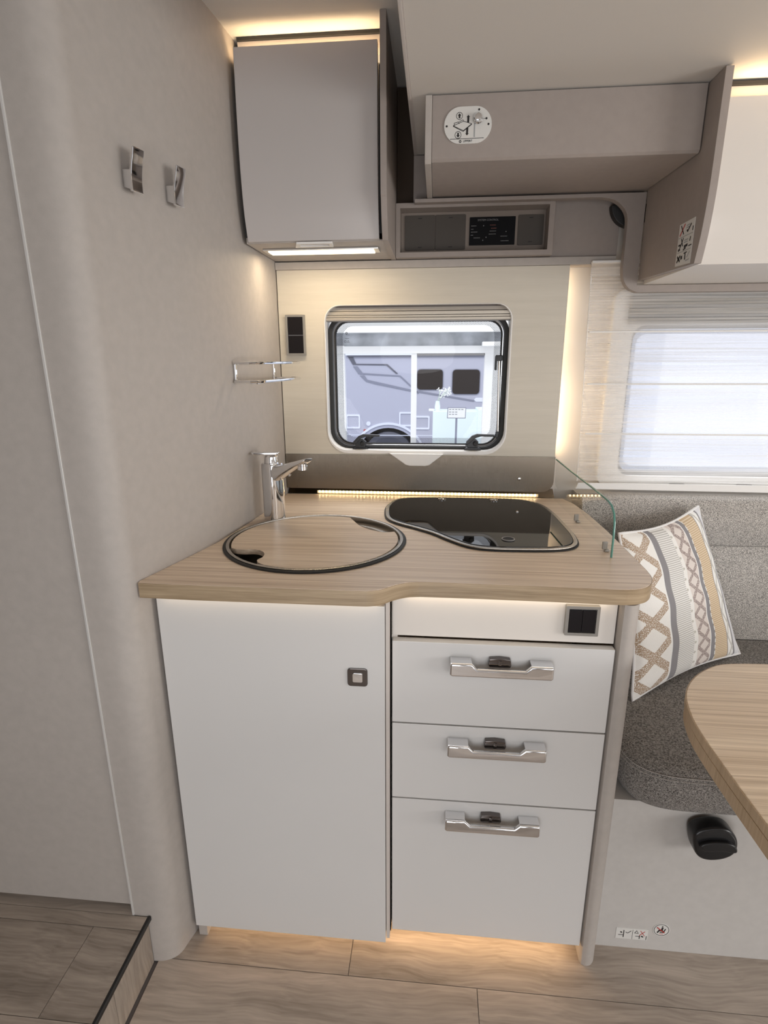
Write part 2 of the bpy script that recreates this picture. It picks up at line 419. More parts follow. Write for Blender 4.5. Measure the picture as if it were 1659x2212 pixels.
    def build(s, name, mat, parent=None, angle=35, recalc=True, origin=None):
        if recalc: bmesh.ops.recalc_face_normals(s.bm, faces=s.bm.faces[:])
        me = bpy.data.meshes.new(name); s.bm.to_mesh(me); s.bm.free()
        for p in me.polygons: p.use_smooth = True
        me.set_sharp_from_angle(angle=math.radians(angle))
        me.materials.append(M_[mat] if isinstance(mat, str) else mat)
        xs = [v.co for v in me.vertices]
        lo = Vector([min(v[i] for v in xs) for i in range(3)]); hi = Vector([max(v[i] for v in xs) for i in range(3)])
        c = Vector(origin) if origin else Vector(((lo.x+hi.x)/2, (lo.y+hi.y)/2, lo.z))
        me.transform(Matrix.Translation(-c))
        o = bpy.data.objects.new(name, me); C.objects.link(o)
        WL[o.name] = c
        if len(me.polygons) < 6000:
            wn_ = o.modifiers.new('weighted_normals', 'WEIGHTED_NORMAL'); wn_.keep_sharp = True
        if parent: o.parent = parent; o.location = c-wl(parent)
        else: o.location = c
        return o
def text(name, s_, loc, size, mat, parent, rot=(PI/2, 0, 0), extrude=.0002):
    cu = bpy.data.curves.new(name, 'FONT'); cu.body = s_; cu.size = size; cu.align_x = 'CENTER'; cu.align_y = 'CENTER'; cu.extrude = extrude
    cu.resolution_u = 3
    t = bpy.data.objects.new('tmp', cu); C.objects.link(t)
    bpy.context.view_layer.update()
    me = bpy.data.meshes.new_from_object(t.evaluated_get(bpy.context.evaluated_depsgraph_get()))
    bpy.data.objects.remove(t); bpy.data.curves.remove(cu)
    me.materials.clear(); me.materials.append(M_[mat])
    o = bpy.data.objects.new(name, me); C.objects.link(o)
    o.rotation_euler = rot; WL[o.name] = Vector(loc)
    o.parent = parent; o.location = Vector(loc)-wl(parent)
    return o
def dup(root, dloc, label=None, parent=None):
    r = root.copy(); C.objects.link(r); WL[r.name] = wl(root)+Vector(dloc)
    if parent is None and root.parent is None: r.location = root.location+Vector(dloc)
    else:
        p = parent or root.parent; r.parent = p; r.location = WL[r.name]-wl(p)
    if label: r['label'] = label
    for ch in list(root.children):
        c = ch.copy(); C.objects.link(c); c.parent = r; c.location = ch.location; WL[c.name] = wl(ch)+Vector(dloc)
        for g in list(ch.children):
            d = g.copy(); C.objects.link(d); d.parent = c; d.location = g.location
    return r
def rrect(x0, x1, z0, z1, r, n=7):
    """rounded rectangle, radii (bl, br, tr, tl) or one number"""
    if not isinstance(r, (tuple, list)): r = (r,)*4
    out = []
    for (cx, cz, a0, rr) in ((x0+r[0], z0+r[0], PI, r[0]), (x1-r[1], z0+r[1], 1.5*PI, r[1]), (x1-r[2], z1-r[2], 0, r[2]), (x0+r[3], z1-r[3], .5*PI, r[3])):
        for k in range(n+1):
            a = a0+.5*PI*k/n; out.append((cx+rr*math.cos(a), cz+rr*math.sin(a)))
    res = [out[0]]
    for p in out[1:]:
        if abs(p[0]-res[-1][0])+abs(p[1]-res[-1][1]) > 1e-6: res.append(p)
    return res
def circ(cx, cy, r, n=64, a0=0): return [(cx+r*math.cos(a0+2*PI*k/n), cy+r*math.sin(a0+2*PI*k/n)) for k in range(n)]
def smooth(pts, k=6, closed=True):
    out = []; N = len(pts)
    rng = range(N) if closed else range(N-1)
    for i in rng:
        g = (lambda j: pts[j % N]) if closed else (lambda j: pts[max(0, min(N-1, j))])
        p0, p1, p2, p3 = g(i-1), g(i), g(i+1), g(i+2)
        for t in range(k):
            t /= k
            out.append(tuple(.5*((2*p1[d])+(-p0[d]+p2[d])*t+(2*p0[d]-5*p1[d]+4*p2[d]-p3[d])*t*t+(-p0[d]+3*p1[d]-3*p2[d]+p3[d])*t**3) for d in range(len(p1))))
    if not closed: out.append(pts[-1])
    return out
def offset(poly, d):
    """offset a closed polygon inwards (ccw) by d"""
    A = sum(poly[i][0]*poly[(i+1) % len(poly)][1]-poly[(i+1) % len(poly)][0]*poly[i][1] for i in range(len(poly)))
    s = 1 if A > 0 else -1; out = []; N = len(poly)
    for i in range(N):
        a, b, c = Vector(poly[i-1]), Vector(poly[i]), Vector(poly[(i+1) % N])
        t = ((b-a).normalized()+(c-b).normalized()).normalized()
        n = Vector((-t.y, t.x))*s
        out.append((b.x+n.x*d, b.y+n.y*d))
    return out

# ================================================================== THE SETTING
CEIL = 1.905
# partition profile in plan: left front face, rounded corner, gently curved side wall back to the outer wall
curve = [(-.610, .836), (-.575, .8363), (-.553, .840), (-.537, .849), (-.528, .862), (-.5235, .880), (-.517, .905), (-.508, .940), (-.490, 1.01), (-.468, 1.10), (-.452, 1.22), (-.4415, 1.341), (-.437, 1.45), (-.436, 1.60)]
sc_curve = smooth(curve, 4, closed=False)
def wall_x(y):
    for (x0, y0), (x1, y1) in zip(sc_curve, sc_curve[1:]):
        if y0 <= y <= y1 and y1 > y0: return x0+(x1-x0)*(y-y0)/(y1-y0)
    return -.436
prof = sc_curve+[(-.48, 1.64), (-.6125, 1.64), (-.6125, .8365)]
tag(MB().prism(prof, 0, CEIL+.03, 'Z').build('wall_left', 'greige'), kind='structure')
tag(MB().box(-1.9, -.613, .99, 1.03, 0, CEIL+.03).build('wall_left_rear', 'greige'), kind='structure')
# sliding door on the left with its slim trim strip
d1 = tag(MB().box(-1.885, -.6145, .838, .874, .152, CEIL, .001).build('door_1', 'greige'), kind='structure')
tag(MB().box(-.6145, -.6125, .8375, .852, .128, CEIL).build('trim_2', 'recess'), kind='structure')
tag(MB().box(-.6122, -.6078, .8330, .8362, .128, CEIL, .0008).build('trim_1', 'trim_silver'), kind='structure')
# ceiling
tag(MB().box(-1.9, 3.2, -1.25, 1.65, CEIL, CEIL+.05).build('ceiling', 'ceiling'), kind='structure')
# outer wall behind the kitchen with both window openings
win1_hole = rrect(-.305, .196, .990, 1.396, (.06, .06, .045, .045))
win2_hole = rrect(.500, 1.50, .925, 1.372, .04)
tag(MB().prism([(-.46, 0), (2.2, 0), (2.2, CEIL+.02), (-.46, CEIL+.02)], 1.602, 1.635, 'Y', holes=[win1_hole, win2_hole]).build('wall_back', 'gloss_edge'), kind='structure')
# remaining shell out of the frame, with the openings the daylight comes through
tag(MB().prism([(-1.9, 0), (3.2, 0), (3.2, CEIL+.04), (-1.9, CEIL+.04)], -1.25, -1.22, 'Y', holes=[[(-.5, .05), (.3, .05), (.3, 1.78), (-.5, 1.78)], [(.45, .9), (1.45, .9), (1.45, 1.5), (.45, 1.5)]]).build('wall_front', 'greige'), kind='structure')
tag(MB().prism([(-1.22, 0), (1.6, 0), (1.6, CEIL+.04), (-1.22, CEIL+.04)], 3.17, 3.2, 'X', holes=[[(-1.1, .55), (1.2, .55), (1.2, 1.7), (-1.1, 1.7)]]).build('wall_right', 'greige'), kind='structure')
tag(MB().box(-1.9, -1.87, -1.22, .87, 0, CEIL).build('wall_left_far', 'greige'), kind='structure')
# floor: slab with planks as parts
fl = tag(MB().box(-1.9, 3.2, -1.25, 1.65, -.05, -.004).build('floor', 'recess'), kind='structure')
rows = [1.384, 1.204, 1.024, .844, .664, .484, .304, .124, -.056, -.236, -.416, -.596]
joints = {2: [-.158, 1.05], 3: [.111, 1.30], 4: [-.30, .88], 1: [.40], 0: [-.1], 5: [.2, 1.4], 6: [-.45, .72], 7: [.02, 1.1]}
for i, y1 in enumerate(rows[:-1]):
    y0 = rows[i+1]; js = [-.57 if y1 <= .85 else -.52]+joints.get(i-0, [.3])+[2.3]
    if y1 == 1.024: js = [-.62, -.158, 1.05, 2.3]
    if y1 == .844: js = [-.572, .111, 1.30, 2.3]
    for a, b in zip(js, js[1:]):
        MB().box(a+.0007, b-.0007, y0+.0007, y1-.0007, -.0035, 0).build('plank', 'plank', fl)
# raised step on the left
st = thing('floor_step', 'raised grey oak plank step with black nosing below the left door', 'step', (-.9, .3, 0))
MB().box(-1.86, -.592, -1.2, .8345, 0, .1225).box(-1.86, -.6135, .8345, .985, 0, .1225).build('step_core', 'recess', st)
for (a, b, y0, y1) in [(-1.5, -.5755, .8045, .834), (-1.86, -.6135, .834, .985), (-1.25, -.680, .640, .8045), (-.680, -.5755, .640, .8045), (-1.4, -.5755, .475, .640), (-1.2, -.5755, .31, .475), (-1.86, -.5755, .0, .31)]:
    MB().box(a+.0006, b-.0006, y0+.0006, y1-.0006, .1228, .1265).build('plank', 'plank', st)
y = .834
while y > .2:
    MB().box(-.592, -.580, y-.1294, y-.0006, 0, .1225).build('riser_board', 'riser', st); y -= .13
MB().prism([(-.5795, .1265), (-.5755, .1285), (-.5735, .1285), (-.5720, .1265), (-.5720, .119), (-.5795, .117)], -.2, .8345, 'Y').build('nosing', 'nosing', st)

# ================================================================== LEFT OVERHEAD LOCKER
lk = thing('overhead_locker', 'greige overhead locker with satin door above the kitchen window', 'cabinet', (-.28, 1.45, 1.508))
MB().box(-.434, -.1235, 1.325, 1.600, 1.508, 1.523).box(-.434, -.1235, 1.347, 1.600, 1.845, 1.860).box(-.434, -.422, 1.335, 1.600, 1.523, 1.845).build('carcass', 'greige', lk)
# curved door
dp = [(1.298, 1.871), (1.2945, 1.78), (1.2935, 1.70), (1.2955, 1.63), (1.3025, 1.565), (1.3175, 1.510)]
dpb = [(y+.016, z) for y, z in reversed(dp)]
MB().prism(smooth(dp, 10, False)+smooth(dpb, 10, False), -.4285, -.131, 'X', bev=.0012).build('door', 'locker_door', lk, angle=50)
MB().box(-.431, -.1245, 1.338, 1.346, 1.53, 1.898).build('fascia', 'greige_edge', lk)
MB().box(-.431, -.1245, 1.3325, 1.346, 1.8985, 1.9035).build('shadow_gap_strip', 'rubber', lk)
MB().box(-.131, -.1235, 1.325, 1.336, 1.511, 1.84).build('door_gap_shade', 'rubber', lk)  # black strip standing in for the shade in the gap beside the door
MB().box(-.4345, -.4290, 1.318, 1.335, 1.52, 1.86).build('door_gap_shade', 'rubber', lk)  # the same painted shade along the wall side
sp_f = [(1.268, 1.9045), (1.268, 1.62), (1.276, 1.58), (1.290, 1.54), (1.308, 1.506)]
side_poly = smooth(sp_f, 3, False)+[(1.600, 1.506), (1.600, 1.9045)]
MB().prism(side_poly, -.1235, -.1105, 'X', bev=.0008).build('side_panel', 'greige_dark', lk)
MB().prism([(-.318, 1.318), (-.236, 1.318), (-.241, 1.360), (-.330, 1.360)], 1.5035, 1.5085, 'Z', holes=[[(-.309, 1.326), (-.245, 1.326), (-.249, 1.350), (-.317, 1.350)]], bev=.001).build('pull_grip', 'white_plastic', lk)
lm = MB().box(-.416, -.140, 1.383, 1.434, 1.5030, 1.5085, .0015).build('lamp_housing', 'alu', lk)
MB().box(-.404, -.152, 1.388, 1.428, 1.5005, 1.5035, .001).build('lamp_diffuser', 'lamp', lm)
area('kitchen_downlight', (-.278, 1.408, 1.499), (-.278, 1.45, 1.0), .25, .035, .7, WARM2)
MB().box(-.43, -.126, 1.317, 1.337, 1.848, 1.852).build('led_strip', 'led_soft', lk)
area('locker_top_light', (-.28, 1.3265, 1.856), (-.28, 1.315, 1.95), .29, .012, .28, WARM)

# ================================================================== COVE STRIP, CONTROL NICHE, RECESS
cs = MB().box(-.4355, .4475, 1.553, 1.600, 1.4865, 1.5055, .0015).build('cover_strip', 'greige')
tag(cs, 'narrow greige cover strip along the top of the cream window panel', 'trim')
nt_ = thing('control_niche', 'open greige niche box with blanking plates and black display', 'control box', (.087, 1.57, 1.5065))
o_ = [(-.1095, 1.507), (.283, 1.507), (.283, 1.6325), (-.1095, 1.6325)]
i_ = [(-.099, 1.519), (.270, 1.519), (.270, 1.621), (-.099, 1.621)]
MB().prism(o_, 1.528, 1.5995, 'Y', holes=[i_]).build('frame', 'greige_dark', nt_)
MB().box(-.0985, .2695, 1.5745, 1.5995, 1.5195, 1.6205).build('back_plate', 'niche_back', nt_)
for (a, b, z0, z1) in [(-.089, -.0105, 1.5305, 1.6135), (-.0095, .068, 1.5305, 1.6135), (.201, .265, 1.5385, 1.609)]:
    p = MB().prism(rrect(a, b, z0, z1, .003, 3), 1.571, 1.5745, 'Y', bev=.0006).build('blanking_plate', 'blank', nt_)
    xm = (a+b)/2
    MB().box(xm-.005, xm+.005, 1.5703, 1.5712, z1-.008, z1-.0065).build('release_slot', 'ink', p)
    MB().box(xm-.005, xm+.005, 1.5703, 1.5712, z0+.0065, z0+.008).build('release_slot', 'ink', p)
dsp = MB().box(.078, .194, 1.5705, 1.5745, 1.540, 1.606, .0008).build('display', 'display', nt_)
DX = lambda px: .078+(px-90)/1500*.116
DZ = lambda py: 1.606-(py-70)/900*.066
text('display_title', 'SYSTEM CONTROL', (.1245, 1.5702, DZ(185)+.001), .0062, 'print_white', dsp)
pr = MB()
for (x0, x1, yy) in [(145, 315, 350), (140, 225, 455), (140, 355, 545), (135, 225, 645), (235, 470, 735), (755, 970, 525), (730, 970, 620), (1120, 1355, 695), (1130, 1390, 845)]:
    x = x0
    while x < x1-20:
        wd = random.choice((22, 34, 16)); pr.box(DX(x), DX(min(x+wd, x1)), 1.5700, 1.5704, DZ(yy+9), DZ(yy-9)); x += wd+9
for (px, py) in [(550, 350), (645, 720), (540, 815), (1293, 550)]:
    pr.prism(circ(DX(px), DZ(py), .0013, 10), 1.5700, 1.5704, 'Y')
pr.build('display_marks', 'print_white', dsp)
pr = MB()
for (x0, x1, yy) in [(760, 970, 335), (800, 970, 435)]:
    x = x0
    while x < x1-20:
        wd = random.choice((22, 34, 16)); pr.box(DX(x), DX(min(x+wd, x1)), 1.5700, 1.5704, DZ(yy+9), DZ(yy-9)); x += wd+9
pr.build('warning_marks', 'print_red', dsp)
rp = MB().box(.2845, .4505, 1.566, 1.5995, 1.507, 1.640).build('recess_panel', 'greige_dark')
tag(rp, 'plain greige recessed panel right of the control niche', 'panel')
g = MB()
g.prism([(.473+.052*math.cos(a), 1.620+.052*math.sin(a)) for a in [PI+PI*k/24 for k in range(25)]], 1.542, 1.5655, 'Y', bev=.003)
tag(g.build('rubber_grommet', 'rubber'), 'black rubber ring peeping out behind the curved greige bracket board', 'grommet')
MB_back = MB().box(-.1095, -.0675, 1.575, 1.5995, 1.634, 1.90).build('locker_gap_panel', 'gap_shade_brown')  # wall panel coloured darker for the shade in this gap
tag(MB_back, 'brown wall panel strip between overhead locker and bed, colour darkened for the shade there', 'panel')

# ================================================================== DROP-DOWN BED, BOX BENEATH IT
bed = thing('drop_down_bed', 'pale underside of the drop-down bed filling the upper right', 'bed', (1.0, .3, 1.745))
MB().box(-.060, 2.3, -1.0, 1.5985, 1.746, 1.885).build('bed_base', 'bed', bed)
MB().box(-.0665, -.0605, -1.0, 1.5985, 1.7435, 1.885, .001).box(-.0605, -.058, -1.0, 1.5985, 1.7445, 1.746).build('edging', 'greige_edge', bed)
bx = thing('bed_lift_housing', 'greige housing with slanted underside below the bed', 'housing', (.23, 1.4, 1.64))
hp = [(1.2315, 1.7430), (1.2315, 1.6345), (1.236, 1.6300), (1.510, 1.6400), (1.5985, 1.6430), (1.5985, 1.7430)]
MB().prism(hp, -.018, .4885, 'X', bev=.001).build('body', 'greige_dark', bx)
MB().prism([(1.229, 1.7430), (1.229, 1.633), (1.235, 1.6275), (1.510, 1.6365), (1.5985, 1.640), (1.5985, 1.7430)], -.0315, -.0185, 'X', bev=.001).build('end_panel', 'greige', bx)
# oval lift-switch plate
sw = thing('bed_switch_plate', 'white rounded plate with bed arrows and a chrome knob', 'switch', (.05, 1.229, 1.655))
MB().prism(rrect(.005, .0965, 1.6585, 1.7215, .0312, 9), 1.2288, 1.2315, 'Y', bev=.0006).build('plate', 'sticker', sw)
SX = lambda px: .005+(px-300)/985*.0915
SZ = lambda py: 1.7215-(py-285)/795*.063
ink = MB(); yf0, yf1 = 1.2284, 1.2288
def bar(mb, p, q, wd, a0=yf0, a1=yf1, axis='Y'):
    p, q = Vector(p), Vector(q); t = (q-p).normalized(); n = Vector((-t.y, t.x))*wd/2
    mb.prism([tuple(p+n), tuple(q+n), tuple(q-n), tuple(p-n)], a0, a1, axis)
S2 = lambda x, y: (SX(x), SZ(y))
for (cx_, cy_, sgn) in [(617, 485, 1), (597, 890, -1)]:
    ink.prism(circ(*S2(cx_, cy_), .0063, 24), yf0, yf1, 'Y', holes=[circ(*S2(cx_, cy_), .0055, 24)])
    c_ = Vector(S2(cx_, cy_))
    ink.prism([(c_.x-.0016, c_.y-.0038*sgn), (c_.x+.0016, c_.y-.0038*sgn), (c_.x+.0016, c_.y+.0005*sgn), (c_.x+.0032, c_.y+.0005*sgn), (c_.x, c_.y+.0044*sgn), (c_.x-.0032, c_.y+.0005*sgn), (c_.x-.0016, c_.y+.0005*sgn)], yf0, yf1, 'Y')
for (a, b) in [((798, 630), (798, 470)), ((785, 745), (780, 905))]:
    A, B = Vector(S2(*a)), Vector(S2(*b)); d = (B-A).normalized(); n = Vector((-d.y, d.x))
    Q = B-d*.0035
    ink.prism([tuple(A+n*.0019), tuple(Q+n*.0019), tuple(Q+n*.0032), tuple(B), tuple(Q-n*.0032), tuple(Q-n*.0019), tuple(A-n*.0019)], yf0, yf1, 'Y')
bedpts = [(490, 690), (700, 600), (875, 660), (705, 800)]
for a, b in zip(bedpts, bedpts[1:]+bedpts[:1]): bar(ink, S2(*a), S2(*b), .0008)
for a, b in [((490, 700), (700, 818)), ((700, 818), (875, 672)), ((510, 635), (600, 610)), ((615, 605), (690, 570)), ((510, 635), (520, 690)), ((600, 610), (615, 650)), ((690, 570), (710, 605)), ((430, 975), (1130, 970))]: bar(ink, S2(*a), S2(*b), .0008)
for (px, py) in [(357, 695), (1217, 680), (1015, 365), (1172, 558)]: ink.prism(circ(*S2(px, py), .0019, 12), yf0, yf1, 'Y')
bar(ink, S2(1100, 560), S2(1150, 560), .0006)
ink.prism(circ(*S2(645, 1030), .0024, 16), yf0, yf1, 'Y', holes=[circ(*S2(645, 1030), .0012, 16)])
ink.build('printed_symbols', 'ink', sw)
text('maker_lettering', 'LIPPERT', (SX(800), 1.2285, SZ(1027)), .0052, 'ink', sw)
k = MB().lathe((SX(1000), 1.2285, SZ(560)), [(.0095, 0), (.0095, -.003), (.007, -.006), (.0065, -.010), (.0, -.0115)], (0, 1, 0), 28)
k.build('knob', 'chrome', sw)
MB().box(SX(922), SX(945), yf0, yf1, SZ(945), SZ(650)).build('slot_mark', 'grey_ink', sw)

# curved bracket board in front of the outer wall, running under the housing and the right locker
ab = [(-.062, 1.6355), (-.062, 1.6270), (.318, 1.6270), (.365, 1.6275)]+smooth([(.387, 1.6265), (.415, 1.621), (.437, 1.606), (.4495, 1.585), (.4515, 1.556)], 4, False)+smooth([(.4515, 1.471), (.456, 1.443), (.470, 1.423), (.492, 1.4130)], 4, False)+[(1.6, 1.4105), (1.6, 1.4300), (.4895, 1.4300), (.4895, 1.6355)]
tag(MB().prism(ab, 1.505, 1.527, 'Y', bev=.001).build('bracket_board', 'greige_dark'), 'curved greige board below the bed housing and beside the sheer blind', 'board')
MBr = MB().box(-.0665, -.0335, 1.548, 1.5985, 1.6345, 1.7425).build('filler_board', 'greige_dark')
tag(MBr, 'small greige filler board left of the bed lift housing', 'board')

# ================================================================== RIGHT OVERHEAD LOCKER
rl = thing('overhead_locker', 'cream-fronted overhead locker at the right edge of the photo', 'cabinet', (.95, 1.35, 1.43))
rp_f = [(1.172, 1.7435), (1.172, 1.60), (1.174, 1.54), (1.182, 1.48), (1.196, 1.430)]
rsp = smooth(rp_f, 3, False)+[(1.5045, 1.4405), (1.5045, 1.7435)]
MB().prism(rsp, .4905, .5045, 'X', bev=.0008).build('side_panel', 'greige_dark', rl)
MB().box(.5045, 1.6, 1.215, 1.5045, 1.431, 1.4405).box(.5045, 1.6, 1.23, 1.5045, 1.698, 1.71).build('carcass', 'gloss_edge', rl)
rd = [(1.196, 1.7065), (1.196, 1.60), (1.197, 1.54), (1.203, 1.49), (1.215, 1.4385)]
MB().prism(smooth(rd, 3, False)+smooth([(y+.016, z) for y, z in reversed(rd)], 3, False), .509, 1.6, 'X', bev=.003).build('door', 'cream_gloss', rl)
MB().box(.5045, 1.6, 1.234, 1.242, 1.711, 1.736).build('fascia', 'greige_edge', rl)
MB().box(.5045, 1.6, 1.229, 1.242, 1.7365, 1.7425).build('shadow_gap_strip', 'rubber', rl)
MB().box(.5045, .509, 1.218, 1.225, 1.4405, 1.70).build('door_gap_shade', 'recess', rl)  # dark strip in place of the shade between side panel and door
MB().box(.51, 1.6, 1.216, 1.228, 1.7005, 1.7035).build('led_strip', 'led_soft', rl)
area('right_locker_top_light', (1.05, 1.220, 1.708), (1.05, 1.17, 1.78), 1.05, .01, 1.2, WARM)
# pictogram sticker on its side panel
ps = thing('pictogram_label', 'tall white pictogram label with crosses on the right locker side', 'sticker', (.490, 1.25, 1.435))
MB().prism([(1.214, 1.434), (1.284, 1.4375), (1.284, 1.516), (1.214, 1.516)], .4896, .4905, 'X').build('paper', 'sticker', ps)
TY = lambda px: 1.284-(px)*.070   # 0..1 left to right in view
TZ = lambda py: 1.516-py*.080
ik = MB(); rk = MB(); gk = MB()
def tb(mb, a, b, wd): bar(mb, (TY(a[0]), TZ(a[1])), (TY(b[0]), TZ(b[1])), wd, .4892, .4896, 'X')
for (mb, a, b, wd) in [(ik, (.12, .04), (.35, .27), .0024), (rk, (.38, .04), (.1, .28), .003), (ik, (.80, .1), (.60, .25), .003), (ik, (.60, .25), (.55, .2), .003), (ik, (.93, .18), (.93, .28), .003), (gk, (.5, .1), (.7, .1), .002), (gk, (.5, .15), (.68, .15), .002), (gk, (.05, .33), (.95, .33), .001),
    (ik, (.38, .36), (.22, .55), .0024), (ik, (.24, .36), (.38, .55), .0024), (ik, (.08, .5), (.22, .5), .003), (ik, (.1, .62), (.22, .60), .0045), (ik, (.2, .5), (.2, .6), .002), (ik, (.85, .4), (.82, .5), .003), (ik, (.48, .58), (.7, .56), .005), (ik, (.45, .65), (.6, .62), .003), (ik, (.78, .60), (.97, .60), .002), (gk, (.45, .43), (.7, .43), .002), (gk, (.45, .48), (.68, .48), .002), (gk, (.05, .68), (.95, .68), .001),
    (ik, (.1, .76), (.3, .90), .004), (ik, (.3, .76), (.1, .90), .004), (ik, (.38, .78), (.40, .86), .007), (ik, (.62, .74), (.64, .90), .0035), (ik, (.52, .74), (.72, .73), .002), (gk, (.9, .74), (.76, .86), .002), (gk, (.70, .93), (.92, .92), .002)]: tb(mb, a, b, wd)
ik.build('printed_symbols', 'ink', ps); rk.build('red_cross_stroke', 'red_ink', ps); gk.build('printed_text_lines', 'grey_ink', ps)

# ================================================================== CREAM WINDOW PANEL + SPLASHBACK
pn = MB().prism([(-.4335, .9905), (.3365, .9905), (.3365, 1.4860), (-.4335, 1.4860)], 1.5585, 1.572, 'Y', holes=[rrect(-.3075, .199, .9935, 1.3975, (.062, .062, .042, .042))]).build('window_panel', 'panel')
tag(pn, 'cream wood-grain panel framing the kitchen window', 'panel')
sb = thing('splashback', 'brushed steel splashback strip behind the sink and hob', 'splashback', (-.05, 1.56, .8715))
MB().prism(rrect(-.4335, .3380, .8885, .9902, (.001, .032, .001, .001), 6), 1.5565, 1.5600, 'Y').build('plate', 'splash', sb)
for x in (.242, -.425):
    MB().lathe((x, 1.5562, .9265), [(.0052, 0), (.0052, -.0015), (.0035, -.0038), (0, -.0045)], (0, 1, 0), 16).build('screw_cap', 'chrome', sb)
ls = thing('led_strip_light', 'row of warm LED points under the steel splashback', 'light', (-.03, 1.575, .8705))
MB().prism([(1.5640, .8708), (1.5985, .8708), (1.5985, .8900), (1.5950, .8900)], -.432, .345, 'X').build('channel', 'splash', ls)
led0 = None
for i in range(62):
    x = -.338+i*.0103
    if led0 is None: led0 = MB().box(x-.0016, x+.0016, 1.5615, 1.5655, .8755, .8800).build('led', 'led', ls)
    else:
        l_ = led0.copy(); C.objects.link(l_); l_.parent = ls; l_.location = led0.location+Vector((i*.0103, 0, 0))
MB().box(-.345, .3, 1.5658, 1.5675, .8712, .8800).build('led_tape', 'led_tape', ls)

# ================================================================== WINDOW 1
w1 = thing('window_1', None, None, (-.05, 1.6, .99), kind='structure')
# white frame ring with the finger ledge at the bottom
fo = rrect(-.3073, .1988, .9937, 1.3973, (.062, .062, .042, .042))
fi = rrect(-.3045, .1955, 1.0030, 1.3955, (.055, .055, .040, .040))
MB().prism(fo, 1.5560, 1.6015, 'Y', holes=[fi], bev=.0008).build('frame', 'white_plastic', w1)
MB().prism([(-.128, .9965), (.026, .9965), (-.014, .9640), (-.026, .9615), (-.070, .9615), (-.081, .9640)], 1.5440, 1.5562, 'Y', bev=.0025).build('finger_ledge', 'white_plastic', w1)
so = rrect(-.3043, .1953, 1.0032, 1.372, (.055, .055, .045, .045)); si = rrect(-.2925, .1840, 1.0110, 1.362, (.048, .048, .04, .04))
MB().prism(so, 1.592, 1.6200, 'Y', holes=[si], bev=.002).build('seal', 'rubber', w1)
s1 = rrect(-.2923, .1838, 1.0112, 1.3618, (.048, .048, .04, .04)); s2 = rrect(-.2890, .1805, 1.0140, 1.3587, (.045, .045, .038, .038))
MB().prism(s1, 1.606, 1.6205, 'Y', holes=[s2]).build('steel_bead', 'chrome', w1)
s3 = rrect(-.2855, .1770, 1.0170, 1.3555, (.042, .042, .036, .036))
MB().prism(s2, 1.612, 1.6205, 'Y', holes=[s3]).build('inner_seal', 'rubber', w1)
s4 = rrect(-.2665, .1590, 1.0330, 1.346, (.034, .034, .03, .03))
MB().prism(s3, 1.6145, 1.6149, 'Y', holes=[s4]).build('halftone_border', 'dots', w1)
MB().grid(lambda u, v: Vector((-.298+u*.488, 1.6165+.012*math.sin(PI*u)*math.sin(PI*v), 1.006+v*.362)), 16, 12).build('pane', 'acrylic', w1, recalc=False)
# blind cassette: stacked metal slats
cz = 1.3960
for (h, yb, mt) in [(.0045, 1.5745, 'recess'), (.0095, 1.5700, 'blind'), (.0015, 1.577, 'recess'), (.0085, 1.5690, 'slat'), (.0012, 1.575, 'recess'), (.0050, 1.5690, 'slat'), (.0012, 1.575, 'recess'), (.0065, 1.5680, 'slat'), (.002, 1.571, 'blind')]:
    t_ = max(0, (cz-1.356))/.04; ins = .014*t_**3
    MB().box(-.3043+ins, .1955-ins, yb, 1.602, cz-h, cz, .0005 if h > .003 else 0).build('cassette_slat', mt, w1); cz -= h
# latches
def latch(x0, z0):
    lt = MB().prism([(x0, z0), (x0+.047, z0), (x0+.047, z0+.009), (x0+.040, z0+.012), (x0+.007, z0+.012), (x0, z0+.008)], 1.578, 1.600, 'Y', bev=.001)
    lt.prism([(x0+.010, z0+.010), (x0+.038, z0+.010), (x0+.040, z0+.028), (x0+.030, z0+.037), (x0+.018, z0+.037), (x0+.008, z0+.026)], 1.582, 1.598, 'Y', bev=.001)
    o = lt.build('latch', 'black', w1)
    MB().prism([(x0+.004, z0+.022), (x0+.012, z0+.024), (x0+.028, z0+.040), (x0+.045, z0+.0455), (x0+.082, z0+.0450), (x0+.082, z0+.0505), (x0+.034, z0+.0520), (x0+.020, z0+.0465), (x0+.005, z0+.030)], 1.568, 1.582, 'Y', bev=.0012).build('lever', 'black', o)
    MB().lathe((x0+.031, 1.5815, z0+.024), [(.007, 0), (.007, -.006), (.005, -.008), (0, -.008)], (0, 1, 0), 14).build('lock_button', 'rubber', o)
latch(-.240, .9955); latch(.085, .9985)
sa = MB().tube([(.1745, 1.603, 1.250), (.1805, 1.603, 1.052)], .0042, n=10).build('stay_arm', 'alu', w1)
MB().box(.163, .182, 1.597, 1.609, 1.250, 1.266, .002).box(.162, .168, 1.599, 1.607, 1.225, 1.262, .002).box(.174, .189, 1.597, 1.609, 1.036, 1.055, .002).build('arm_joint', 'black', w1)
# moulded marks in the acrylic corner
mk = MB()
mk.prism(circ(-.255, 1.327, .0032, 14), 1.6120, 1.6124, 'Y', holes=[circ(-.255, 1.327, .0018, 14)])
mk.prism(circ(-.259, 1.3045, .0032, 14), 1.6120, 1.6124, 'Y', holes=[circ(-.259, 1.3045, .0024, 14)])
for a, b in [((-.2535, 1.3018), (-.2475, 1.3018)), ((-.2475, 1.3018), (-.2505, 1.3075)), ((-.2505, 1.3075), (-.2535, 1.3018)), ((-.258, 1.3222), (-.246, 1.3222)), ((-.2590, 1.3125), (-.2475, 1.3125))]: bar(mk, a, b, .0007, 1.6120, 1.6124)
mk.build('moulded_marks', 'ink', w1)

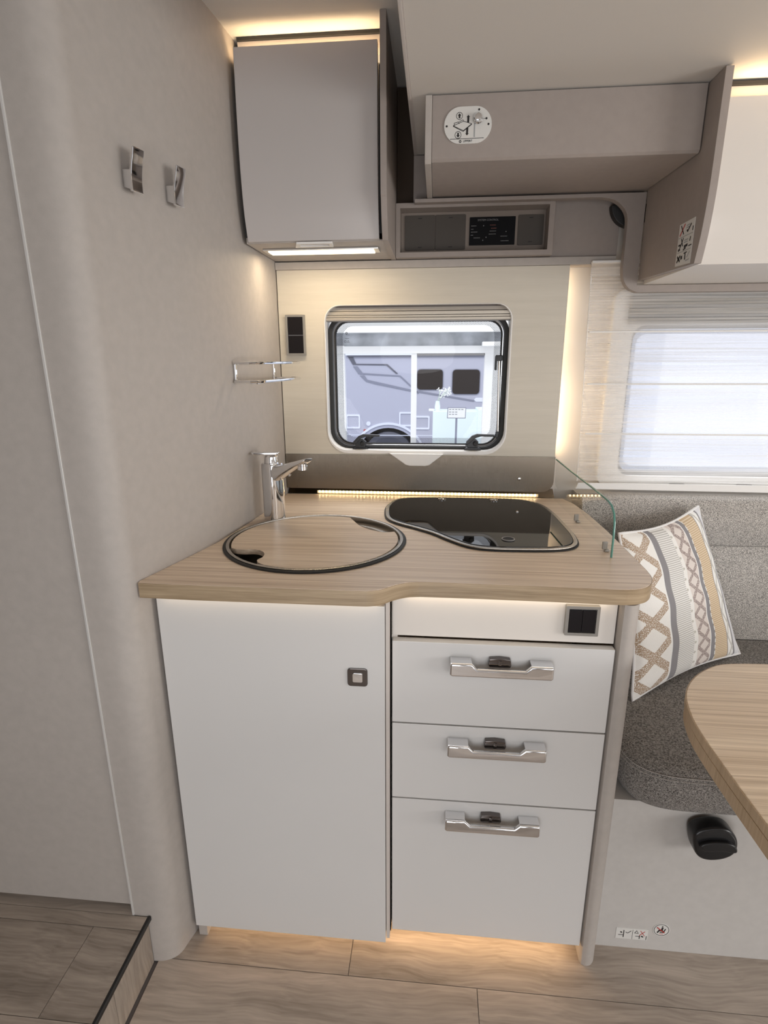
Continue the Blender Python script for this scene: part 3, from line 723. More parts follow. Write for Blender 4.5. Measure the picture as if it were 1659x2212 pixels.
# ================================================================== WINDOW 2 WITH SHEER BLIND
w2 = thing('window_2', None, None, (1.0, 1.6, .92), kind='structure')
MB().prism(rrect(.462, 1.54, .905, 1.43, .03), 1.578, 1.6015, 'Y', holes=[rrect(.515, 1.49, .935, 1.340, .035)], bev=.001).build('frame', 'white_plastic', w2)
MB().prism(rrect(.515, 1.49, .935, 1.340, .035), 1.600, 1.618, 'Y', holes=[rrect(.525, 1.48, .945, 1.332, .03)]).build('seal', 'grey_plastic', w2)
MB().prism(rrect(.525, 1.48, .945, 1.332, .03), 1.6165, 1.617, 'Y', holes=[rrect(.540, 1.465, .958, 1.319, .025)]).build('halftone_border', 'dots', w2)
MB().grid(lambda u, v: Vector((.513+u*.979, 1.618+.02*math.sin(PI*u)*math.sin(PI*v), .933+v*.409)), 14, 8).build('pane', 'acrylic', w2, recalc=False)
z = 1.412
for i in range(9):
    MB().box(.500, 1.53, 1.566, 1.578, z-.0072, z-.0008, .001).build('cassette_slat', 'blind' if i % 3 else 'grey_plastic', w2); z -= .0078
MB().box(.66, .70, 1.572, 1.577, .910, .916, .001).box(.84, .88, 1.572, 1.577, .910, .916, .001).build('blind_grip', 'grey_plastic', w2)
sr = thing('roman_blind', 'white sheer striped roman blind over the right window', 'blind', (.95, 1.54, .905))
rods = [1.322, 1.190, 1.058]
def sheerf(u, v):
    zt, zb = 1.478, .925; zz = zb+(zt-zb)*v
    sag = .010*math.sin(v*PI*4.2)**2
    x = (.386+.013*(1-v))+u*(1.54-.386)
    return Vector((x, 1.549-sag-.0025*math.sin(u*22+v*5)-.004*math.sin(u*5.0+v*9), zz+.003*math.sin(u*9)*(1-v)))
MB().grid(sheerf, 60, 60).build('cloth', 'sheer', sr, recalc=False, angle=80)
MB().grid(lambda u, v: Vector((.384+u*1.16, 1.541-.004*math.sin(v*PI)-.001*math.sin(u*40), 1.455+v*.035)), 30, 4).build('top_band', 'sheer', sr, recalc=False)
MB().box(.386, 1.54, 1.538, 1.552, 1.487, 1.4935, .002).build('head_rail', 'hem', sr)
MB().prism([(.402, .921), (1.54, .921), (1.54, .898), (.396, .904)], 1.541, 1.545, 'Y', bev=.001).build('bottom_hem', 'hem', sr)
for z in rods: MB().tube([(.394+.013*(1.322-z)/.26, 1.541, z), (1.54, 1.541, z)], .0022, n=8).build('rod', 'hem', sr)
MB().tube([(.388, 1.548, 1.478), (.3935, 1.547, 1.2), (.399, 1.546, .925)], .0014, n=6).build('side_hem', 'hem', sr)
# warm light hidden behind the panel's right edge
wl_ = MB().box(.322, .3345, 1.576, 1.584, .99, 1.485).build('edge_light', 'led_soft')
tag(wl_, 'slim warm light strip hidden behind the cream panel edge', 'light')
area('panel_edge_light', (.334, 1.584, 1.235), (.46, 1.600, 1.235), .48, .006, .34, WARM)
bpy.data.objects['panel_edge_light'].rotation_euler = (0, math.radians(-91), 0)

# ================================================================== WORKTOP, SINK, HOB, TAP, GUARD
ZT = .87
front = [(-.5225, .8665), (-.40, .8640), (-.30, .8640), (-.185, .8640), (-.128, .8640)]+smooth([(-.112, .8645), (-.097, .868), (-.083, .877), (-.070, .890), (-.056, .901), (-.040, .909), (-.020, .9125)], 4, False)+[(.08, .9125), (.20, .911), (.318, .9075)]+smooth([(.335, .908), (.356, .913), (.375, .925), (.390, .948), (.3985, .975), (.4015, 1.01)], 4, False)+[(.4015, 1.25), (.396, 1.40), (.385, 1.50), (.367, 1.5600)]
back = [(wall_x(y)+.0008, y) for y in (1.5600, 1.50, 1.42, 1.34, 1.26, 1.18, 1.10, 1.04, .98, .93, .90, .875)]
wt = thing('worktop', 'light oak kitchen worktop with wavy front edge', 'worktop', (-.05, 1.2, .84))
outline = front+back
SC = (-.2555, 1.128)
MB().prism(outline, .8405, ZT, 'Z', holes=[circ(*SC, .186, 64)], bev=.0012).build('top_board', 'worktop', wt)
# thin edging band that follows the front edge
fr_s = [Vector(p) for p in front[:-2]]
eb = MB()
po = []; 
for i, p in enumerate(fr_s):
    a = fr_s[max(0, i-1)]; c = fr_s[min(len(fr_s)-1, i+1)]; t = (c-a).normalized(); n = Vector((t.y, -t.x))
    po.append(p+n*.0013)
eb.prism([tuple(p) for p in po]+[tuple(p) for p in reversed(fr_s)], .8412, .8692, 'Z')
eb.build('edge_band', 'worktop_edge', wt)
# sink
sk = thing('sink', 'round built-in sink with black and steel rim', 'sink', (SC[0], SC[1], .727))
def ring_lathe(prof, name, mat, par, n=96):
    MB().lathe((SC[0], SC[1], 0), prof, n=n).build(name, mat, par)
ring_lathe([(.1865, .8695), (.1975, .8702), (.1985, .8722), (.1960, .8740), (.1925, .8742), (.1905, .8730), (.1865, .8725), (.1865, .8695)], 'outer_gasket', 'rubber', sk)
ring_lathe([(.1905, .8728), (.1915, .8752), (.1885, .8765), (.1850, .8755), (.1838, .8720), (.1838, .8600), (.1855, .8600), (.1860, .8715), (.1905, .8728)], 'steel_rim', 'steel', sk)
ring_lathe([(.1838, .8620), (.1700, .8600), (.1620, .8480), (.1560, .76), (.1300, .735), (.03, .730), (.0, .729), (.0, .727), (.03, .728), (.1320, .7325), (.1580, .758), (.1640, .846), (.1720, .857), (.1838, .8595), (.1838, .8620)], 'bowl', 'steel', sk)
# wooden cover: circle with a chord cut back-right and a finger notch front-left
def cover_pts():
    R = .1805; out = []
    ang = lambda x, y: math.degrees(math.atan2(y-SC[1], x-SC[0])) % 360
    P_ = lambda a: (SC[0]+R*math.cos(math.radians(a)), SC[1]+R*math.sin(math.radians(a)))
    a1 = ang(-.205, 1.304); a0 = ang(-.096, 1.190)          # chord cut at the back right
    n0 = ang(-.419, 1.053); n1 = ang(-.322, .958)           # finger notch at the front left
    a = a1
    while a < n0: out.append(P_(a)); a += 3
    out += [P_(n0)]+smooth([(-.408, 1.046), (-.388, 1.044), (-.368, 1.047), (-.350, 1.039), (-.339, 1.021), (-.3375, 1.002), (-.343, .987), (-.337, .973)], 4, False)+[P_(n1)]
    a = n1+3
    while a < 360+a0: out.append(P_(a)); a += 3
    out.append(P_(a0))
    out += smooth([(-.108, 1.186), (-.130, 1.195), (-.152, 1.211), (-.171, 1.232), (-.184, 1.255)], 4, False)
    return out
cv = MB().prism(cover_pts(), .8630, .8745, 'Z', bev=.0008).build('sink_cover', 'cover')
tag(cv, 'round oak sink cover with finger notch at front left', 'cover')
# hob
hb = thing('hob', 'built-in hob with black glass lid and steel rim', 'hob', (.1, 1.3, .870))
ho = [(-.127, 1.375), (-.127, 1.425), (-.117, 1.476), (-.088, 1.512), (-.02, 1.5270), (.067, 1.531), (.16, 1.531), (.228, 1.526), (.272, 1.503), (.300, 1.450), (.312, 1.37), (.3175, 1.26), (.3185, 1.195), (.311, 1.140), (.289, 1.108), (.25, 1.092), (.19, 1.086), (.13, 1.085), (.088, 1.093), (.060, 1.112), (.028, 1.148), (-.004, 1.188), (-.045, 1.225), (-.090, 1.262), (-.117, 1.305)]
ho = smooth(ho, 5)
MB().prism(ho, .8703, .8722, 'Z', bev=.0008).build('gasket', 'rubber', hb)
h1 = offset(ho, .0035); h2 = offset(ho, .0125)
MB().prism(h1, .8722, .8765, 'Z', holes=[h2], bev=.0014).build('steel_rim', 'steel', hb)
h3 = offset(ho, .0135)
MB().prism(h3, .8722, .8775, 'Z', bev=.0012).build('glass_lid', 'black_glass', hb)
for x, y in ((.024, 1.490), (.166, 1.490)):
    MB().lathe((x, y, .8775), [(.0115, 0), (.0115, .0018), (.0085, .0028), (.0075, .0010), (0, .0010)], n=24).build('hinge_cap', 'chrome', hb)
MB().lathe((.163, 1.147, .8775), [(.0145, 0), (.0145, .0008), (.012, .0014), (.0105, .0006), (0, .0006)], n=28).build('knob_recess', 'rubber', hb)
MB().lathe((.163, 1.147, .8779), [(.0145, 0), (.0142, .0016), (.0122, .0016), (.0120, 0)], n=28).build('recess_ring', 'grey_plastic', hb)
# tap
tp = thing('kitchen_tap', 'chrome single-lever tap standing behind the round sink cover', 'tap', (-.398, 1.286, .8702))
ux = Vector((.80, -.60, 0)).normalized(); uy = Vector((-ux.y, ux.x, 0)); tb0 = Vector((-.3935, 1.287, 0))
def tl(x, y, z): return tb0+ux*x+uy*y+Vector((0, 0, z))
bd = MB()
def superring(z, ax, ay, n=28, cx_=0, e=3.2, tilt=0):
    out = []
    for k in range(n):
        a = 2*PI*k/n; c_, s_ = math.cos(a), math.sin(a)
        x = ax*abs(c_)**(2/e)*(1 if c_ > 0 else -1); y = ay*abs(s_)**(2/e)*(1 if s_ > 0 else -1)
        out.append(bd.bm.verts.new(tl(cx_+x, y, z+tilt*(cx_+x))))
    return out
rings = [superring(*a) for a in [(.8704, .0235, .0225), (.872, .0240, .0230), (.93, .0238, .0228), (.985, .0242, .0228), (1.008, .0245, .0228), (1.0125, .0225, .0208)]]
for A, B in zip(rings, rings[1:]):
    for k in range(28): bd.bm.faces.new((A[k], A[(k+1) % 28], B[(k+1) % 28], B[k]))
bd.bm.faces.new(rings[0][::-1]); bd.bm.faces.new(rings[-1])
bd.build('body', 'chrome', tp, angle=50)
sp_ = MB(); rs = []
for (x, zc, hz, hy) in [(.004, .990, .0210, .0190), (.028, .992, .0195, .0185), (.042, .998, .0160, .0175), (.07, 1.010, .0115, .0165), (.10, 1.022, .0075, .0160), (.118, 1.028, .0065, .0155), (.130, 1.0325, .0055, .0145), (.137, 1.0365, .0030, .0115)]:
    ring = []
    for k in range(20):
        a = 2*PI*k/20; c_, s_ = math.cos(a), math.sin(a)
        ring.append(sp_.bm.verts.new(tl(x, hy*abs(c_)**(.7)*(1 if c_ > 0 else -1), zc+hz*abs(s_)**(.7)*(1 if s_ > 0 else -1))))
    rs.append(ring)
for A, B in zip(rs, rs[1:]):
    for k in range(20): sp_.bm.faces.new((A[k], A[(k+1) % 20], B[(k+1) % 20], B[k]))
sp_.bm.faces.new(rs[0][::-1]); sp_.bm.faces.new(rs[-1])
sp_.build('spout', 'chrome', tp, angle=50)
MB().lathe(tl(.116, 0, 1.0245), [(.0105, 0), (.0105, -.004), (.0115, -.005), (.0115, -.014), (.009, -.015), (0, -.0145)], n=24).build('aerator', 'chrome', tp)
MB().lathe(tl(-.002, 0, 1.0125), [(.0170, 0), (.0175, .004), (.0165, .016), (.0130, .0195), (0, .0195)], n=28).build('cartridge_dome', 'chrome', tp)
lv = MB()
lv.prism(rrect(-.049, .019, -.0105, .0105, .008, 5), 1.0335, 1.0395, 'Z', bev=.0015)
q = Matrix.Translation(tb0+Vector((.0, 0, 0))) @ Matrix.Rotation(math.radians(8), 4, 'Z')
lv.xf(q); lv.build('lever', 'chrome', tp)
# glass guard
gg = thing('glass_guard', 'clear glass splash guard on the right edge of the worktop', 'screen', (.348, 1.3, .8702))
gp = [(1.552, .8708), (1.552, .984), (1.40, .9805), (1.22, .978), (1.12, .975), (1.095, .970), (1.078, .958), (1.070, .940), (1.068, .91), (1.068, .8708)]
sk_m = Matrix.Translation(Vector((.338, 1.552, 0))) @ Matrix.Rotation(math.atan2(.016, .484), 4, 'Z') @ Matrix.Translation(Vector((0, -1.552, 0)))
gs = MB(); gs.bm.faces.new([gs.bm.verts.new((.0025, y, z)) for y, z in gp]); gs.xf(sk_m).build('sheet', 'glass', gg)
ed = [Vector((.0022, y, z)) for y, z in gp[1:]]
MB().tube(ed, .0022, n=8).xf(sk_m).build('polished_edge', 'glass_edge', gg)
for y in (1.318, 1.107):
    x = .338+(1.552-y)*.033
    c = MB().box(x+.001, x+.010, y-.006, y+.006, .8705, .8745, .001).box(x-.004, x+.0062, y-.003, y+.003, .8745, .8905, .001)
    c.build('clip', 'switch_frame', gg)

# ================================================================== BASE CABINETS
kc = thing('base_cabinet', 'left base cabinet with tall glossy pale grey door', 'cabinet', (-.29, 1.2, 0))
MB().box(-.498, -.073, .9155, .93, .042, .835).box(-.086, -.073, .9155, 1.55, .042, .835).box(-.455, -.073, 1.53, 1.55, .042, .835).box(-.455, -.073, .95, 1.53, .042, .055).build('carcass', 'gloss_edge', kc)
dr = MB().box(-.5075, -.0825, .892, .910, .0365, .8290, .0012).build('door', 'gloss', kc)
lkc = MB().prism(rrect(-.152, -.1145, .6665, .7030, .006, 5), .8885, .8922, 'Y', bev=.001).build('push_lock', 'chrome_dark', dr)
MB().prism(rrect(-.1425, -.1235, .6755, .6945, .003, 4), .8868, .8887, 'Y', bev=.0008).build('button', 'chrome', dr)
MB().box(-.0815, -.0745, .9, .915, .040, .835).build('stile', 'greige_edge', kc)
MB().box(-.5135, -.5085, .902, .916, .03, .838).build('filler_strip', 'recess', kc)
MB().box(-.506, -.487, .900, .935, 0, .0355).build('foot', 'greige', kc)
MB().box(-.472, .33, 1.02, 1.035, 0, .042).build('plinth', 'greige_edge', kc)
MB().box(-.49, -.09, .9125, .9150, .8325, .8395).build('led_strip', 'led_soft', kc)
area('worktop_front_light_left', (-.295, .8800, .8385), (-.295, .884, .5), .41, .006, .035, WARM2)
du = thing('drawer_unit', 'right base cabinet with three glossy drawers', 'cabinet', (.15, 1.2, 0))
MB().box(-.0725, -.062, .932, 1.55, .045, .838).box(-.062, .331, 1.53, 1.55, .045, .838).box(-.062, .331, .95, 1.53, .045, .055).box(-.062, .331, .95, 1.53, .60, .61).build('carcass', 'gloss_edge', du)
MB().box(-.0715, .3315, .930, .946, .7535, .8385, .001).build('top_fascia', 'cream_gloss', du)
for (z0, z1, hz) in [(.5755, .7495, .7115), (.3995, .5725, .5365), (.0465, .3965, .3630)]:
    d = MB().box(-.0705, .3305, .915, .932, z0, z1, .0012).build('drawer', 'gloss', du)
    # bow handle: deep chrome bar with two raised mounts
    x0, x1 = .036, .2215
    hd = MB()
    hd.prism([(x0+.002, hz-.016), (x1-.002, hz-.016), (x1, hz-.012), (x1, hz+.009), (x1-.004, hz+.011), (x1-.040, hz+.011), (x1-.050, hz+.001), (x0+.050, hz+.001), (x0+.040, hz+.011), (x0+.004, hz+.011), (x0, hz+.009), (x0, hz-.012)], .8885, .8975, 'Y', bev=.0042, seg=4)
    hd.box(x0+.001, x0+.040, .8915, .9152, hz+.004, hz+.0112, .001).box(x1-.040, x1-.001, .8915, .9152, hz+.004, hz+.0112, .001)
    hd.box(x0+.003, x1-.003, .8915, .8985, hz-.0168, hz-.0120, .0018)
    hd.build('handle', 'chrome', d)
    MB().prism([(.108, hz-.002), (.146, hz-.002), (.148, hz+.004), (.146, hz+.0145), (.127, hz+.0165), (.108, hz+.0145), (.106, hz+.004)], .9035, .9155, 'Y', bev=.0015).box(.124, .130, .9020, .9037, hz+.000, hz+.0125, .0006).build('lock_button', 'chrome_dark', d)
# rounded right end post
pp = [(.3335, .9290), (.3335, .9180)]+smooth([(.3365, .9115), (.346, .9085), (.356, .9115), (.365, .922), (.3695, .940)], 4, False)+[(.3695, 1.5500), (.3555, 1.5500), (.3335, .9500)]
MB().prism(pp, 0, .8395, 'Z', bev=.0006).build('end_post', 'greige', du)
MB().box(-.06, .325, .950, .953, .8330, .8395).build('led_strip', 'led_soft', du)
area('worktop_front_light_right', (.135, .9210, .8385), (.135, .928, .5), .37, .006, .035, WARM2)
MB().box(-.44, .32, 1.0, 1.012, .036, .0415).build('plinth_led_strip', 'led_soft', kc)
area('plinth_light', (-.085, .955, .040), (-.085, .87, -.02), .80, .012, .48, (1.0, .66, .36))

# switches
def switch_plate(x0, x1, z0, z1, y, vertical, name, label):
    s = thing(name, label, 'switch', ((x0+x1)/2, y, z0))
    f = .0055
    MB().prism(rrect(x0, x1, z0, z1, .0015, 3), y-.009, y, 'Y', holes=[rrect(x0+f, x1-f, z0+f, z1-f, .001, 3)], bev=.0007).build('frame', 'switch_frame', s)
    MB().box(x0+f, x1-f, y-.004, y, z0+f, z1-f).build('back_plate', 'grey_plastic', s)
    if vertical:
        zm = (z0+z1)/2
        for a, b in ((z0+f+.0008, zm-.0012), (zm+.0012, z1-f-.0008)):
            MB().box(x0+f+.0008, x1-f-.0008, y-.0075, y-.004, a, b, .0006).build('rocker', 'rocker', s)
    else:
        xm = (x0+x1)/2
        for a, b in ((x0+f+.001, xm-.0003), (xm+.0003, x1-f-.001)):
            MB().box(a, b, y-.0078, y-.004, z0+f+.001, z1-f-.003, .0006).build('rocker', 'rocker', s)
switch_plate(-.4135, -.3600, 1.2665, 1.3730, 1.5585, True, 'wall_switch', 'black double switch in grey frame left of the kitchen window')
switch_plate(.2405, .2995, .7715, .8295, .9300, False, 'light_switch', 'black twin rocker switch above the top drawer')

# ================================================================== WIRE SHELF, HOOKS
sh = thing('wire_shelf', 'small chrome wire shelf on the left wall above the tap', 'shelf', (-.42, 1.35, 1.2))
def loop(z, out_):
    xa = lambda y: wall_x(y)+.004
    return smooth([(xa(1.225), 1.222, z), (-.425, 1.212, z), (-.398, 1.212, z), (-.384, 1.222, z), (-.379, 1.25, z), (-.368, 1.35, z), (-.360, 1.44, z), (-.361, 1.475, z), (-.372, 1.492, z), (-.40, 1.497, z), (xa(1.495), 1.495, z)], 4, False)
MB().tube(loop(1.2475, 0), .0032, n=8).build('guard_rail', 'chrome', sh)
MB().tube(loop(1.2075, 0), .0034, n=8).build('tray_rail', 'chrome', sh)
for y in (1.232, 1.485):
    x = wall_x(y)
    MB().box(x, x+.0045, y-.0055, y+.0055, 1.205, 1.2475, .0012).box(x+.004, x+.0065, y-.003, y+.003, 1.222, 1.234, .001).build('wall_bracket', 'chrome', sh)
for x in (-.425, -.410, -.395):
    MB().tube([(x, 1.217, 1.2035), (x, 1.35, 1.2035), (x, 1.493, 1.2035)], .0018, n=6).build('tray_wire', 'chrome', sh)
for i, (y, lab) in enumerate([(.951, 'chrome coat hook on the left wall, nearer to the left door'), (1.048, 'chrome coat hook on the left wall, nearer to the overhead locker')]):
    hk = thing('coat_hook', lab, 'hook', (wall_x(y), y, 1.51), group='coat hooks')
    zb = 1.5215 if i == 0 else 1.5240
    x = wall_x(y)
    bb = MB().prism([(0, .000), (0, .026), (.019, .024), (.022, -.003), (.018, -.005)], -.0065, .0065, 'Y', bev=.001)
    ff = MB().prism(smooth([(.0225, -.0085), (.0222, .005), (.0235, .018), (.0265, .032), (.0305, .046), (.0320, .0535)], 3, False)+smooth([(.0290, .0535), (.0250, .040), (.0205, .024), (.0180, .010), (.0175, -.0085)], 3, False), -.0125, .0125, 'Y', bev=.002)
    R_ = Matrix.Translation(Vector((x, y, zb))) @ Matrix.Rotation(math.radians(-13), 4, 'Z')
    bb.xf(R_).build('mount', 'chrome', hk); ff.xf(R_).build('blade', 'chrome', hk)

# ================================================================== BENCH, PILLOW, TABLE
bn = thing('bench_seat', 'grey fabric lounge bench right of the kitchen', 'bench', (1.0, 1.25, 0))
MB().box(.3715, 2.2, .956, 1.10, 0, .392, .001).box(.3715, 2.2, 1.10, 1.55, .36, .385).build('base', 'seat_base', bn)
so_ = smooth([(.395, 1.10), (.395, 1.02), (.402, .975), (.425, .945), (.470, .928), (.54, .924)], 5, False)
plan = so_+[(2.2, .924), (2.2, 1.505), (.395, 1.505)]
def cushion(plan, z0, z1, bulge, mat, name, par, crown=.0):
    m = MB(); rings = []
    prof_ = [(-.022, z0), (-.006, z0+.006), (bulge, z0+(z1-z0)*.30), (bulge, z0+(z1-z0)*.55), (.001, z1-.012), (-.010, z1-.002), (-.03, z1+crown)]
    for off, z in prof_:
        pts = offset(plan, -off) if off else plan
        rings.append([m.bm.verts.new((x, y, z)) for x, y in pts])
    n = len(plan)
    for A, B in zip(rings, rings[1:]):
        for k in range(n): m.bm.faces.new((A[k], A[(k+1) % n], B[(k+1) % n], B[k]))
    m.bm.faces.new(rings[0][::-1]); m.bm.faces.new(rings[-1])
    return m.build(name, mat, par, angle=60)
plan_ccw = plan
sc_ = cushion(plan_ccw, .390, .484, .004, 'seat_fabric', 'seat_cushion', bn, .002)
for dz, do in ((.4765, .0035), (.4700, .0058)):
    ring = [(x, y) for x, y in offset(plan_ccw, -do+.0035)][:len(so_)+1]
    MB().tube([(x, y, dz) for x, y in ring], .0007, n=5).build('seam_stitch', 'thread', sc_)
# backrest in two rolls
def roll(z0, z1, y0, ycrown, name):
    h = z1-z0
    prof_ = smooth([(1.538, z0), (y0+.012, z0+.001), (y0, z0+.012), (ycrown, z0+h*.5), (y0+.004, z1-.012), (y0+.018, z1-.001), (1.538, z1)], 4, False)
    MB().prism(prof_, .374 if z0 < .6 else .4040, 2.2, 'X').build(name, 'back_fabric', bn, angle=60)
roll(.4865, .7600, 1.487, 1.478, 'backrest_cushion')
roll(.7605, .8930, 1.487, 1.472, 'headrest_cushion')
MB().box(.4040, 2.2, 1.538, 1.60, .4865, .888).build('backrest_board', 'seat_base', bn)
# black swivel knob on the seat base
kn = thing('turn_knob', 'black plastic turn knob on the grey bench base', 'knob', (.565, .95, .31))
kp = smooth([(-.040, .020), (-.030, .036), (.000, .043), (.026, .036), (.042, .012), (.040, -.018), (.018, -.034), (-.014, -.036), (-.034, -.020)], 4)
kb = MB(); KR = Matrix.Translation(Vector((.5635, .956, .332))) @ Matrix.Rotation(math.radians(-6), 4, 'Y')
kb.prism(kp, -.040, -.006, 'Y', bev=.006, seg=3).xf(KR).build('grip', 'black', kn)
rdg = MB(); rdg.prism(smooth([(-.030, .008), (-.01, .016), (.020, .014), (.036, .004), (.036, -.010), (.010, -.006), (-.020, -.006)], 4), -.048, -.038, 'Y', bev=.003, seg=3).xf(KR).build('finger_ridge', 'black', kn)
MB().lathe((.5635, .956, .332), [(.018, 0), (.018, -.008), (0, -.008)], (0, 1, 0), 20).build('spindle', 'rubber', kn)
# stickers at the bench foot
s1_ = thing('warning_sticker', 'small rectangular pictogram sticker low on the bench base', 'sticker', (.452, .955, .025))
MB().prism([(.4185, .0265), (.4855, .0265), (.4855, .0565), (.4185, .0565)], .9552, .9560, 'Y').build('paper', 'sticker', s1_)
kk = MB(); rr_ = MB()
U = lambda a, b: (.4185+a*.067, .0565-b*.030)
for a, b, wd in [((.08, .65), (.25, .65), .0012), ((.24, .2), (.24, .85), .0018), ((.14, .35), (.18, .45), .003), ((.30, .35), (.36, .45), .0012), ((.36, .45), (.47, .22), .0012), ((.52, .1), (.52, .98), .0006), ((.58, .40), (.70, .40), .0009), ((.58, .40), (.64, .15), .0009), ((.70, .40), (.64, .15), .0009), ((.62, .68), (.76, .68), .0012), ((.75, .6), (.75, .9), .0016), ((.80, .62), (.86, .72), .003), ((.96, .6), (.96, .95), .0012)]: bar(kk, U(*a), U(*b), wd, .9549, .9552)
for a, b in [((.76, .15), (.90, .60)), ((.90, .18), (.74, .58))]: bar(rr_, U(*a), U(*b), .0013, .9549, .9552)
kk.build('printed_symbols', 'ink', s1_); rr_.build('red_cross', 'red_ink', s1_)
s2_ = thing('warning_sticker', 'round no-seat warning sticker low on the bench base', 'sticker', (.512, .955, .042))
MB().prism(circ(.512, .0595, .0178, 32), .9552, .9560, 'Y').build('paper', 'sticker', s2_)
kk = MB(); rr_ = MB()
kk.prism(circ(.512, .0595, .0158, 32), .9549, .9552, 'Y', holes=[circ(.512, .0595, .0148, 32)])
for a, b, wd in [((-.008, -.008), (-.004, .000), .003), ((-.004, -.001), (.004, -.003), .0035), ((.000, -.003), (.002, .007), .004), ((.005, -.006), (.008, .004), .002), ((-.003, -.0065), (.006, -.0065), .002)]: bar(kk, (.512+a[0], .0595+a[1]), (.512+b[0], .0595+b[1]), wd, .9549, .9552)
kk.prism(circ(.5135, .0690, .0016, 10), .9549, .9552, 'Y')
bar(rr_, (.502, .0665), (.519, .0525), .0022, .9546, .9549); bar(rr_, (.508, .0488), (.516, .0488), .001, .9549, .9552)
kk.build('printed_figure', 'ink', s2_); rr_.build('red_bar', 'red_ink', s2_)

# patterned pillow leaning in the corner
pl = thing('throw_pillow', 'striped beige and grey patterned pillow leaning on the bench', 'pillow', (.62, 1.32, .487))
B1, B2, T2, T1 = Vector((.470, 1.160, .487)), Vector((.828, 1.400, .490)), Vector((.693, 1.462, .880)), Vector((.432, 1.262, .862))
nrm = ((B2-B1).cross(T1-B1)).normalized()
if nrm.y > 0: nrm = -nrm
def pf(side):
    def f(u, v):
        # edges pull in between the corners
        uu = u+.045*math.sin(PI*v)*(.5-u)*2*-1*-1*(-1) if False else u
        iu = .5+(u-.5)*(1-.10*math.sin(PI*v)); iv = .5+(v-.5)*(1-.09*math.sin(PI*u))
        p = B1*(1-iu)*(1-iv)+B2*iu*(1-iv)+T2*iu*iv+T1*(1-iu)*iv
        a = max(0, 1-(2*abs(u-.5))**2.6); b = max(0, 1-(2*abs(v-.5))**2.6)
        th = .045*(a*b)**.5
        wr = .0035*math.sin(18*u+7*v)*(1-a)*b+.002*math.sin(26*v+3*u)*b*a
        return p+nrm*side*(th*(1.0 if side > 0 else .75)+wr*(side > 0))+Vector((0, 0, .012*math.sin(PI*u)*(1-v)*0))
    return f
pm = MB(); pm.grid(pf(1), 48, 48, uv=True)
pm.build('front_cover', 'pillow', pl, angle=80, recalc=False)
MB().grid(pf(-1), 24, 24).build('back_cover', 'piping', pl, angle=80, recalc=False)
edge = []
f1 = pf(1)
for i in range(24): edge.append(f1(i/24, 0))
for i in range(24): edge.append(f1(1, i/24))
for i in range(24): edge.append(f1(1-i/24, 1))
for i in range(24): edge.append(f1(0, 1-i/24))
MB().tube(edge, .0032, closed=True, n=8).build('piping', 'piping', pl, angle=80)

# table
tbp = smooth([(.62, .905), (.52, .899), (.475, .880), (.435, .845), (.405, .800), (.389, .745), (.384, .69), (.384, .60)], 4, False)
tpoly = [(1.5, .925), (.80, .915)]+tbp+[(.392, .30), (.41, .05), (.47, -.05), (1.5, -.05)]
tt = thing('dining_table', 'oak-look dining table with rounded corner at lower right', 'table', (.95, .45, 0))
MB().prism(tpoly, .7265, .7415, 'Z', bev=.0015).build('tabletop', 'table', tt)
def band(poly, d, z0, z1, nm):
    pts = [Vector(p) for p in poly]
    outp = [Vector(p) for p in offset(poly, -d)]
    MB().prism([tuple(p) for p in outp], z0, z1, 'Z', holes=[poly]).build(nm, 'table_edge', tt)
band(tpoly, .0012, .7268, .7408, 'edge_band')
MB().prism(offset(tpoly, .0002), .7030, .7238, 'Z', bev=.001).build('extension_leaf', 'table_edge', tt)
MB().prism(offset(tpoly, .006), .7238, .7267, 'Z').build('leaf_gap_shade', 'recess', tt)  # dark fill, paints the shade line between tabletop and leaf
MB().lathe((.95, .45, 0), [(0, 0), (.22, 0), (.22, .012), (.06, .03), (.045, .05), (.045, .68), (.10, .7032), (0, .7032)], n=32).build('pedestal', 'alu', tt)

# ================================================================== OUTSIDE THE WINDOWS
GZ = -.9
tag(MB().box(-14, 16, 2.2, 26, GZ-.1, GZ).build('floor_hall', 'hall_floor'), kind='structure')
tag(MB().box(-14, 16, 22, 22.2, GZ, 6).build('wall_hall', 'hall_wall'), kind='structure')
def po(pts, k=1.0): return pts
vn = thing('motorhome', 'lavender grey motorhome seen through the kitchen window', 'motorhome', (-1.5, 11, GZ))
VY = 10.0
ac = (-.845, -.52); AR = .60
arch_cut = [(ac[0]+AR*math.cos(a), ac[1]+AR*math.sin(a)) for a in [PI-PI*k/20*1.0 for k in range(21)]]
side = [(-5.2, -.60), (ac[0]-AR, -.60)]+[(x, max(z, -.60)) for x, z in arch_cut]+[(ac[0]+AR, -.60), (4.2, -.60), (4.2, 2.0), (3.9, 2.2), (-3.2, 2.2), (-4.1, 1.5), (-4.9, .75), (-5.3, .4)]
MB().prism(side, VY, VY+2.2, 'Y').build('body', 'van', vn)
AO = [(ac[0]+.70*math.cos(PI*k/24), ac[1]+.70*math.sin(PI*k/24)) for k in range(25)]; AI = [(ac[0]+.66*math.cos(PI*k/24), ac[1]+.66*math.sin(PI*k/24)) for k in range(25)]
MB().prism(AO+AI[::-1], VY-.03, VY, 'Y').build('wheel_arch', 'van_white', vn)
MB().box(ac[0]-.66, ac[0]+.66, VY+.45, VY+.5, -.6, .12).build('wheel_housing', 'gap_shade_brown', vn)
MB().lathe((ac[0], VY+.30, -.45), [(.45, 0), (.45, -.22), (.36, -.25), (.26, -.22), (.10, -.20), (0, -.20)], (0, 1, 0), 32).build('wheel', 'van_dark', vn)
def vp(pts, mat, nm, d=.012, y=VY): return MB().prism(pts, y-d, y, 'Y').build(nm, mat, vn)
